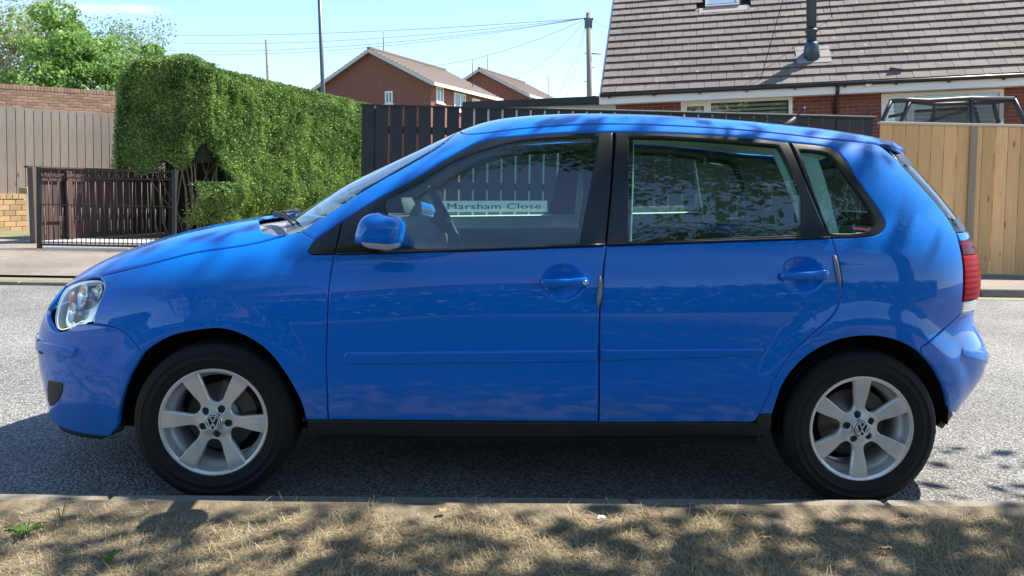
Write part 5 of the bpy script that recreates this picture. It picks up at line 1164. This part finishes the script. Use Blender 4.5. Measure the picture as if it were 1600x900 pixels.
for k, ((a, b), tt) in enumerate(zip(wx, wt)):
    f = MB(); y0_, y1_ = wy-.02, wy+.06; zb_ = tt-1.15
    f.box(a, b, y0_, y1_, tt-.07, tt); f.box(a, b, y0_, y1_, zb_, zb_+.07); f.box(a, a+.07, y0_, y1_, zb_+.07, tt-.07); f.box(b-.07, b, y0_, y1_, zb_+.07, tt-.07)
    ms = [a+(b-a)*.235] if k == 0 else [a+(b-a)*.235, a+(b-a)*.72]
    for m_ in ms: f.box(m_, m_+.09, y0_+.003, y1_-.003, zb_+.07, tt-.07)
    ed = [a+.07]+[q for m_ in ms for q in (m_, m_+.09)]+[b-.07]
    f.box(ed[0], ed[1], y0_-.012, y1_-.02, tt-.12, tt-.072); f.box(ed[0]+.002, ed[0]+.05, y0_-.012, y1_-.02, zb_+.08, tt-.122); f.box(ed[1]-.05, ed[1]-.002, y0_-.012, y1_-.02, zb_+.08, tt-.122)
    fo = f.build('window', WHITEP, hs)
    for i in range(0, len(ed), 2): MB().box(ed[i], ed[i+1], wy+.02, wy+.026, zb_+.07, tt-.07).build('pane', GLD, fo)
    # slatted blind inside
    bl = MB().box(a+.1, b-.1, 0, .012, 0, .05).mesh('blind_slat'); bl.materials.append(WHITEP)
    for i in range(7): o = link('blind_slat', bl, None, fo); o.location = (0, wy+.10, tt-.16-.085*i)
# roof window
f = MB(); T = Matrix.Translation((vx0, vs0*cp, vs0*sp)) @ RS; w_ = vx1-vx0
for q in ((0, w_, -.06, .02), (0, .06, .02, .92), (w_-.06, w_, .02, .92), (0, w_, .92, .99)): f.box(q[0], q[1], q[2], q[3], -.01, .085, T)
vw = f.build('roof_window', mat('grey_flashing', (.30, .31, .32), rough=.5, metal=.3), hs); MB().box(.06, w_-.06, .02, .92, .05, .06, T).build('pane', mat('sky_glass', (.45, .55, .6), rough=.05, metal=.6), vw)
MB().box(-.14, w_+.16, -.26, -.06, .025, .045, T).build('flashing', TILEP if 'TILEP' in globals() else mat('mortar_flashing', (.42, .37, .34), rough=.9, noise=(8, .3, (.3, .25, .22))), vw)
MB().box(.03, w_-.03, .0, .012, .02, .088, T).build('sill', GUT, vw)
fx, fs_ = onroof(1268, 90); fbp = Vector((fx, fs_*cp, fs_*sp)); FL = mat('flue_steel', (.06, .095, .12), rough=.35, metal=.4)
fl = MB().tube([fbp+Vector((0, 0, -.1)), fbp+Vector((0, 0, .28)), fbp+Vector((0, 0, .30))], [.18, .135, .12], 20).tube([fbp+Vector((0, 0, .25)), fbp+Vector((0, 0, 4.2))], .100, 20).build('flue', FL, hs)
MB().tube([fbp+Vector((0, 0, .52)), fbp+Vector((0, 0, .57))], .126, 20).build('flue_collar', FL, fl)
MB().box(-.30, .36, -.24, .34, .028, .046, Matrix.Translation(fbp) @ RS).build('flashing', mat('lead_sheet', (.20, .19, .185), rough=.6, noise=(5, .3, (.26, .24, .22))), fl)
for (u, v) in ((1188, 127), (1300, 30)):
    gx, gs = onroof(u, v); MB().tube([(gx, gs*cp, gs*sp+.02), fbp+Vector((0, 0, 3.2))], .008, 5).build('guy_wire', GUT, fl)
lx, lz = loc(M, 1356, 131, -.03); t_ = MB().tube([(lx, -.03, lz), (lx, -.10, lz-.01)], .055, 14).build('security_light', WHITEP, hs)
cx_, cs_ = onroof(1400, 112); MB().box(-.11, .11, -.06, .06, .06, .10, Matrix.Translation((cx_, cs_*cp, cs_*sp)) @ Matrix.Rotation(R(12), 4, 'Y')).build('security_camera', WHITEP, hs)

# black netted frame behind the pine fence
A_ = D(1380, 190, 12.3); B_ = D(1600, 190, 12.3); M = frame(A_, B_); tr = put(thing('netted_play_frame', 'black tubular frame with dark netting rising behind the pine fence', 'play frame'), M)
def netx(n, b, t):
    tr_ = n.nodes.new('ShaderNodeBsdfTransparent'); s = n.nodes.new('ShaderNodeMixShader'); s.inputs[0].default_value = .55; o = n.nodes['Material Output']; n.links.new(tr_.outputs[0], s.inputs[1]); n.links.new(b.outputs[0], s.inputs[2]); n.links.new(s.outputs[0], o.inputs[0])
NET = mat('dark_netting', (.03, .032, .035), rough=.8, extra=netx)
q = lambda u, v, y=0: (loc(M, u, v, y)[0], y, loc(M, u, v, y)[1])
BARM = mat('tube_black', (.03, .034, .038), rough=.35)
for pts_ in ([q(1378, 190), q(1392, 158)], [q(1408, 190), q(1422, 158)], [q(1519, 192), q(1517, 154)], [q(1604, 196), q(1584, 155)], [q(1392, 158), q(1420, 156), q(1450, 157.5), q(1517, 153.5), q(1584, 154.5)], [q(1456, 192, 2.), q(1461, 163, 2.)], [q(1560, 192, 2.), q(1552, 160, 2.)], [q(1421, 158, 0), q(1461, 163, 2.), q(1552, 160, 2.), q(1584, 155)]):
    a0 = pts_[0]; lo = [(a0[0], a0[1], -2.1)] if abs(a0[2]-q(1400, 190)[2]) < .12 and len(pts_) == 2 else []
    MB().tube(lo+pts_, .036, 8).build('tube', BARM, tr)
def quad(name, pts_, m, par):
    me = bpy.data.meshes.new(name); me.from_pydata(pts_, [], [(0, 1, 2, 3)]); me.update(); return link(name, me, m, par)
quad('net', [q(1400, 200, .02), q(1395, 159, .02), q(1517, 155, .02), q(1519, 200, .02)], NET, tr); quad('net', [q(1521, 200, .02), q(1519, 155, .02), q(1583, 156, .02), q(1560, 200, .02)], NET, tr)
quad('net', [q(1460, 200, 1.98), q(1461, 163, 1.98), q(1552, 160, 1.98), q(1560, 200, 1.98)], NET, tr)

# garage with a flat black roof between the fence and the houses
A_ = D(722, 168, 22); B_ = D(958, 160, 17.5); M = frame(A_, B_); gg = put(thing('garage', 'low flat-roofed garage with a black edge showing over the black fence', 'garage'), M); Lg = (Vector(B_)-Vector(A_)).length
MB().box(0, Lg, 0, 4, -.02, .16, bev=.01).build('flat_roof', mat('roof_felt', (.02, .021, .024), rough=.7), gg); MB().box(.2, Lg-.1, .25, 3.8, -2.8, -.02).build('wall', mat('garage_wall', (.60, .62, .60), rough=.9), gg)
# ------------------------------------------------------------------ far terraced houses
def brickx(n, b, t):
    bt = n.nodes.new('ShaderNodeTexBrick'); bt.inputs['Scale'].default_value = 4.4; bt.inputs['Color1'].default_value = (.24, .085, .058, 1); bt.inputs['Color2'].default_value = (.18, .065, .048, 1); bt.inputs['Mortar'].default_value = (.24, .17, .14, 1); bt.inputs['Mortar Size'].default_value = .012
    mpn = n.nodes.new('ShaderNodeMapping'); mpn.inputs['Rotation'].default_value = (R(90), 0, 0); sx = n.nodes.new('ShaderNodeSeparateXYZ'); cb = n.nodes.new('ShaderNodeCombineXYZ'); ad = n.nodes.new('ShaderNodeMath'); ad.operation = 'ADD'
    n.links.new(t.outputs['Object'], sx.inputs[0]); n.links.new(sx.outputs[0], ad.inputs[0]); n.links.new(sx.outputs[1], ad.inputs[1]); n.links.new(ad.outputs[0], cb.inputs[0]); n.links.new(sx.outputs[2], cb.inputs[1]); n.links.new(cb.outputs[0], bt.inputs[0]); n.links.new(bt.outputs[0], b.inputs['Base Color'])
FARB = mat('far_brick', (.27, .085, .055), rough=.9, extra=brickx); FART = mat('far_tile', (.16, .125, .11), rough=.9, noise=(2, .25, (.21, .17, .15)))
FARW = mat('weathered_white', (.52, .52, .50), rough=.7)
def house(name, label, corner, Z, ang, Wd, Dp, rise, gw, fws, eave_h=5.2):
    """corner = pixel of the eave at the near right corner; local x runs back along the gable to the left, y back along the front"""
    c = D(*corner, Z); f = Vector((math.sin(ang), math.cos(ang), 0)); g = Vector((-f.y, f.x, 0)); z = Vector((TL, 0, 1)).normalized()
    M = Matrix([[g[i], f[i], z[i], c[i]] for i in range(3)]+[[0, 0, 0, 1]]); t = thing(name, label, 'house'); t.matrix_world = M
    mb = MB(); mb.box(0, Wd, 0, Dp, -eave_h-2, 0); o = mb.build('wall', FARB, t)
    mb = MB(); mb.prism([(0, 0), (Wd, 0), (Wd/2, rise)], .0, .22); gb = fixn(mb.build('gable', FARB, t)); mb = MB(); mb.prism([(0, 0), (Wd, 0), (Wd/2, rise)], Dp-.2, Dp); fixn(mb.build('gable', FARB, t))
    for s in (0, 1):
        x0, x1 = (-.35, Wd/2) if s == 0 else (Wd+.35, Wd/2); zz = -.35*rise/(Wd/2); rr = MB(); th = .14
        vs = [(x0, -.3, zz), (x1, -.3, rise), (x1, Dp+.3, rise), (x0, Dp+.3, zz)]; vs = vs+[(a, b_, c_+th) for a, b_, c_ in vs]
        r = rr.add(vs, [(0, 1, 2, 3), (7, 6, 5, 4), (0, 4, 5, 1), (1, 5, 6, 2), (2, 6, 7, 3), (3, 7, 4, 0)]); ro = fixn(r.build('roof', FART, t))
        bb_ = MB(); n_ = 16
        MB().beam((x0, -.32, zz+.0), (x1, -.32, rise+.0), .06, .17, (0, 0, 1)).build('bargeboard', FARW, t)
        for k in range(n_):      # tile courses as low steps
            q = k/n_; x = x0+(x1-x0)*q; zc = zz+(rise-zz)*q+th; rr2 = MB().beam((x, -.3, zc+.012), (x, Dp+.3, zc+.012), .05, .03); rr2.build('tile_course', FART, ro)
    MB().beam((Wd/2, -.3, rise+th+.03), (Wd/2, Dp+.3, rise+th+.03), .2, .1).build('ridge', FART, t)
    MB().box(-.42, -.33, -.3, Dp+.3, -.35*rise/(Wd/2)-.06, -.35*rise/(Wd/2)+.12).build('gutter', WHITEP, t)
    def win(plane, a0, a1, z0, z1):
        f_ = MB(); pn = MB(); k = .09
        if plane == 'gable':
            bx = lambda m, p, q_, r_, s_, d0, d1: m.box(p, q_, d0, d1, r_, s_)
        else:
            bx = lambda m, p, q_, r_, s_, d0, d1: m.box(d0, d1, p, q_, r_, s_)
        for p_ in ((a0, a1, z1-k, z1), (a0, a1, z0, z0+k), (a0, a0+k, z0+k, z1-k), (a1-k, a1, z0+k, z1-k), ((a0+a1)/2-k/2, (a0+a1)/2+k/2, z0+k, z1-k)): bx(f_, *p_, -.05, .05)
        bx(f_, a0-.08, a1+.08, z0-.08, z0-.004, -.12, .05)
        w = f_.build('window', WHITEP, t); bx(pn, a0+k, a1-k, z0+k, z1-k, -.02, -.01); pn.build('pane', mat('far_pane', (.16, .19, .22), rough=.08, spec=.8) if 'far_pane' not in MATS else MATS['far_pane'], w)
    for (a, b_, z0, z1) in gw: win('gable', a, b_, z0, z1)
    for (a, b_, z0, z1) in fws: win('front', a, b_, z0, z1)
    for (x, y, z0, h) in ((Wd/2+.0, 1.2, rise, 1.3), (.8, Dp*.8, .5, 1.8)): MB().tube([(x, y, z0), (x, y, z0+h)], .025, 5).build('aerial', GUT, t)
    return t
house('terraced_house', 'red brick house with a wide plain gable and one small gable window, above the hedge', (673, 128), 42, R(26), 7.7, 8.2, 1.95, [(2.45, 2.95, -1.05, -.35)], [(.55, 1.35, -1.05, -.15), (2.6, 4.0, -1.3, -.25), (4.9, 5.9, -1.3, -.35), (6.7, 7.7, -1.2, -.45)])
house('terraced_house', 'smaller-looking red brick house further back, right of the wide gable', (822, 147), 56, R(26), 7.4, 8, 1.95, [], [(.6, 1.4, -1.1, -.2), (3, 4.4, -1.3, -.25)])
# ------------------------------------------------------------------ poles and wires
WOODP = mat('pole_wood', (.27, .25, .215), rough=.9, noise=(3, .3, (.19, .17, .145), (5, 5, .6))); STEELP = mat('painted_steel', (.10, .12, .13), rough=.45, metal=.3)
def pole(u, vtop, Z, r0, r1, m, label, name, cat, extra=None, lean=None):
    tp = D(u, vtop, Z); b = tp.copy(); h = tp[2]-.07; ln = TL if lean is None else lean; b = np.array([tp[0]-ln*h, tp[1], .07]); t = thing(name, label, cat, tuple(b)); MB().tube([(0, 0, 0), (ln*h*.5, 0, h*.5), (ln*h, 0, h)], [r0, (r0+r1)/2, r1], 14).build('post', m, t); return t, b, h, ln
tpole, pb, ph, pl = pole(919.5, 20, 33, .15, .105, WOODP, 'wooden telegraph pole with fanned-out cables, left of the tiled roof', 'telegraph_pole', 'pole', lean=-.036)
MB().box(pl*ph*.93-.17, pl*ph*.93+.14, -.12, .12, ph*.925, ph*.972).build('junction_box', STEELP, tpole)
MB().box(pl*ph*.97-.2, pl*ph*.97+.2, -.03, .03, ph*.965, ph*.975).build('cross_arm', STEELP, tpole)
for k in range(9): z = ph*(.80-.07*k); s = 1 if k % 2 else -1; MB().tube([(pl*z, 0, z), (pl*z+s*.26, 0, z+.02)], .014, 5).build('step_iron', GUT, tpole)
MB().tube([(pl*ph*.80-.1, 0, ph*.8), (pl*ph*.80+.52, 0, ph*.8)], .03, 6).build('bracket', STEELP, tpole)
lampp, lb, lh, ll = pole(497, -60, 20.5, .065, .05, STEELP, 'dark tapered steel lamp post rising out of the top of the photo above the hedge', 'lamp_post', 'lamp post')
MB().tube([(ll*lh, 0, lh), (ll*lh-.1, 0, lh+.25), (ll*lh-.7, 0, lh+.4)], .035, 8).build('arm', STEELP, lampp); MB().box(ll*lh-1.25, ll*lh-.68, -.12, .12, lh+.34, lh+.44, bev=.03).build('lantern', STEELP, lampp)
pole(416, 62, 44, .09, .07, WOODP, 'thin distant wooden pole above the middle of the hedge', 'pole', 'pole')
TOPP = np.array(D(919, 28, 33)); CAB = mat('cable', (.16, .17, .18), rough=.6)
def wire(a, b, sag, label, r=.011):
    pts_ = [a+(b-a)*t-np.array([0, 0, sag*4*t*(1-t)]) for t in np.linspace(0, 1, 17)]; o = MB().tube(pts_, r*.75, 5, cap=False).build('cable', CAB)
    tag(o, label, 'cable', 'cables from the telegraph pole')
for (u, v, Z, s, lab, r) in ((120, 49, 60, .5, 'highest cable running left from the telegraph pole across the sky', .016), (130, 57, 58, .8, 'second cable running left from the telegraph pole, just under the highest', .014), (100, 68, 50, .9, 'third cable running left from the telegraph pole towards the trees', .014), (60, 62, 55, 1.3, 'lowest long cable running left from the telegraph pole', .012),
                            (660, 104, 42, .4, 'single cable from the telegraph pole down to the wide-gabled house', .013), (790, 128, 52, .5, 'cable falling from the telegraph pole to the smaller far house', .011), (863, 156, 45, .5, 'steep cable dropping left from the telegraph pole', .010), (880, 160, 45, .4, 'very steep cable close beside the telegraph pole', .010), (1010, 48, 22, .2, 'cable leaving the telegraph pole to the right, towards the tiled roof', .010)):
    wire(TOPP, D(u, v, Z), s, lab, r)

# ------------------------------------------------------------------ the side of the street behind the camera (seen in the paint and glass)
tree(3.0, -1.95, 8.2, 3.4, 'broad leafy street tree on the near verge, seen only as reflections and dappled shade', None, L2, 54000, .13, .2, 115, .0)
tree(-6.5, -8.5, 7.5, 3.0, 'second street tree on the near side of the road, seen only as a reflection', None, L2, 7000, .2, .18, 20)
hp = np.c_[rng.uniform(-14, 14, 9000), -8.2+rng.normal(0, .25, 9000), rng.uniform(.1, 1.9, 9000)]
hd = thing('garden_hedge', 'low dark garden hedge across the near footpath, seen only as a reflection', 'hedge', (0, -8.2, .08)); leaves('foliage', hp-[0, -8.2, .08], np.tile((0, .6, .5), (9000, 1)), .3, .6, HEDGE, hd)
MB().box(-14, 14, -.3, .2, 0, 1.7).build('inner_growth', MATS['hedge_inside'], hd)
nb_ = thing('brick_house', 'two-storey red brick house facing the car, seen only as a reflection', 'house', (-5, -20, .08))
MB().box(-9, 7, -7, 0, 0, 5).build('wall', FARB, nb_); fixn(MB().prism([(-7.4, 4.95), (.4, 4.95), (-3.5, 7.3)], -9.3, 7.3, 'yz').build('roof', FART, nb_))
for x in (-7.5, -4, -.5, 3.5):
    for z in (1.0, 3.3): w = MB().box(x, x+1.6, .01, .06, z, z+1.2).build('window', WHITEP, nb_); MB().box(x+.1, x+1.5, .062, .07, z+.1, z+1.1).build('pane', MATS['far_pane'], w)
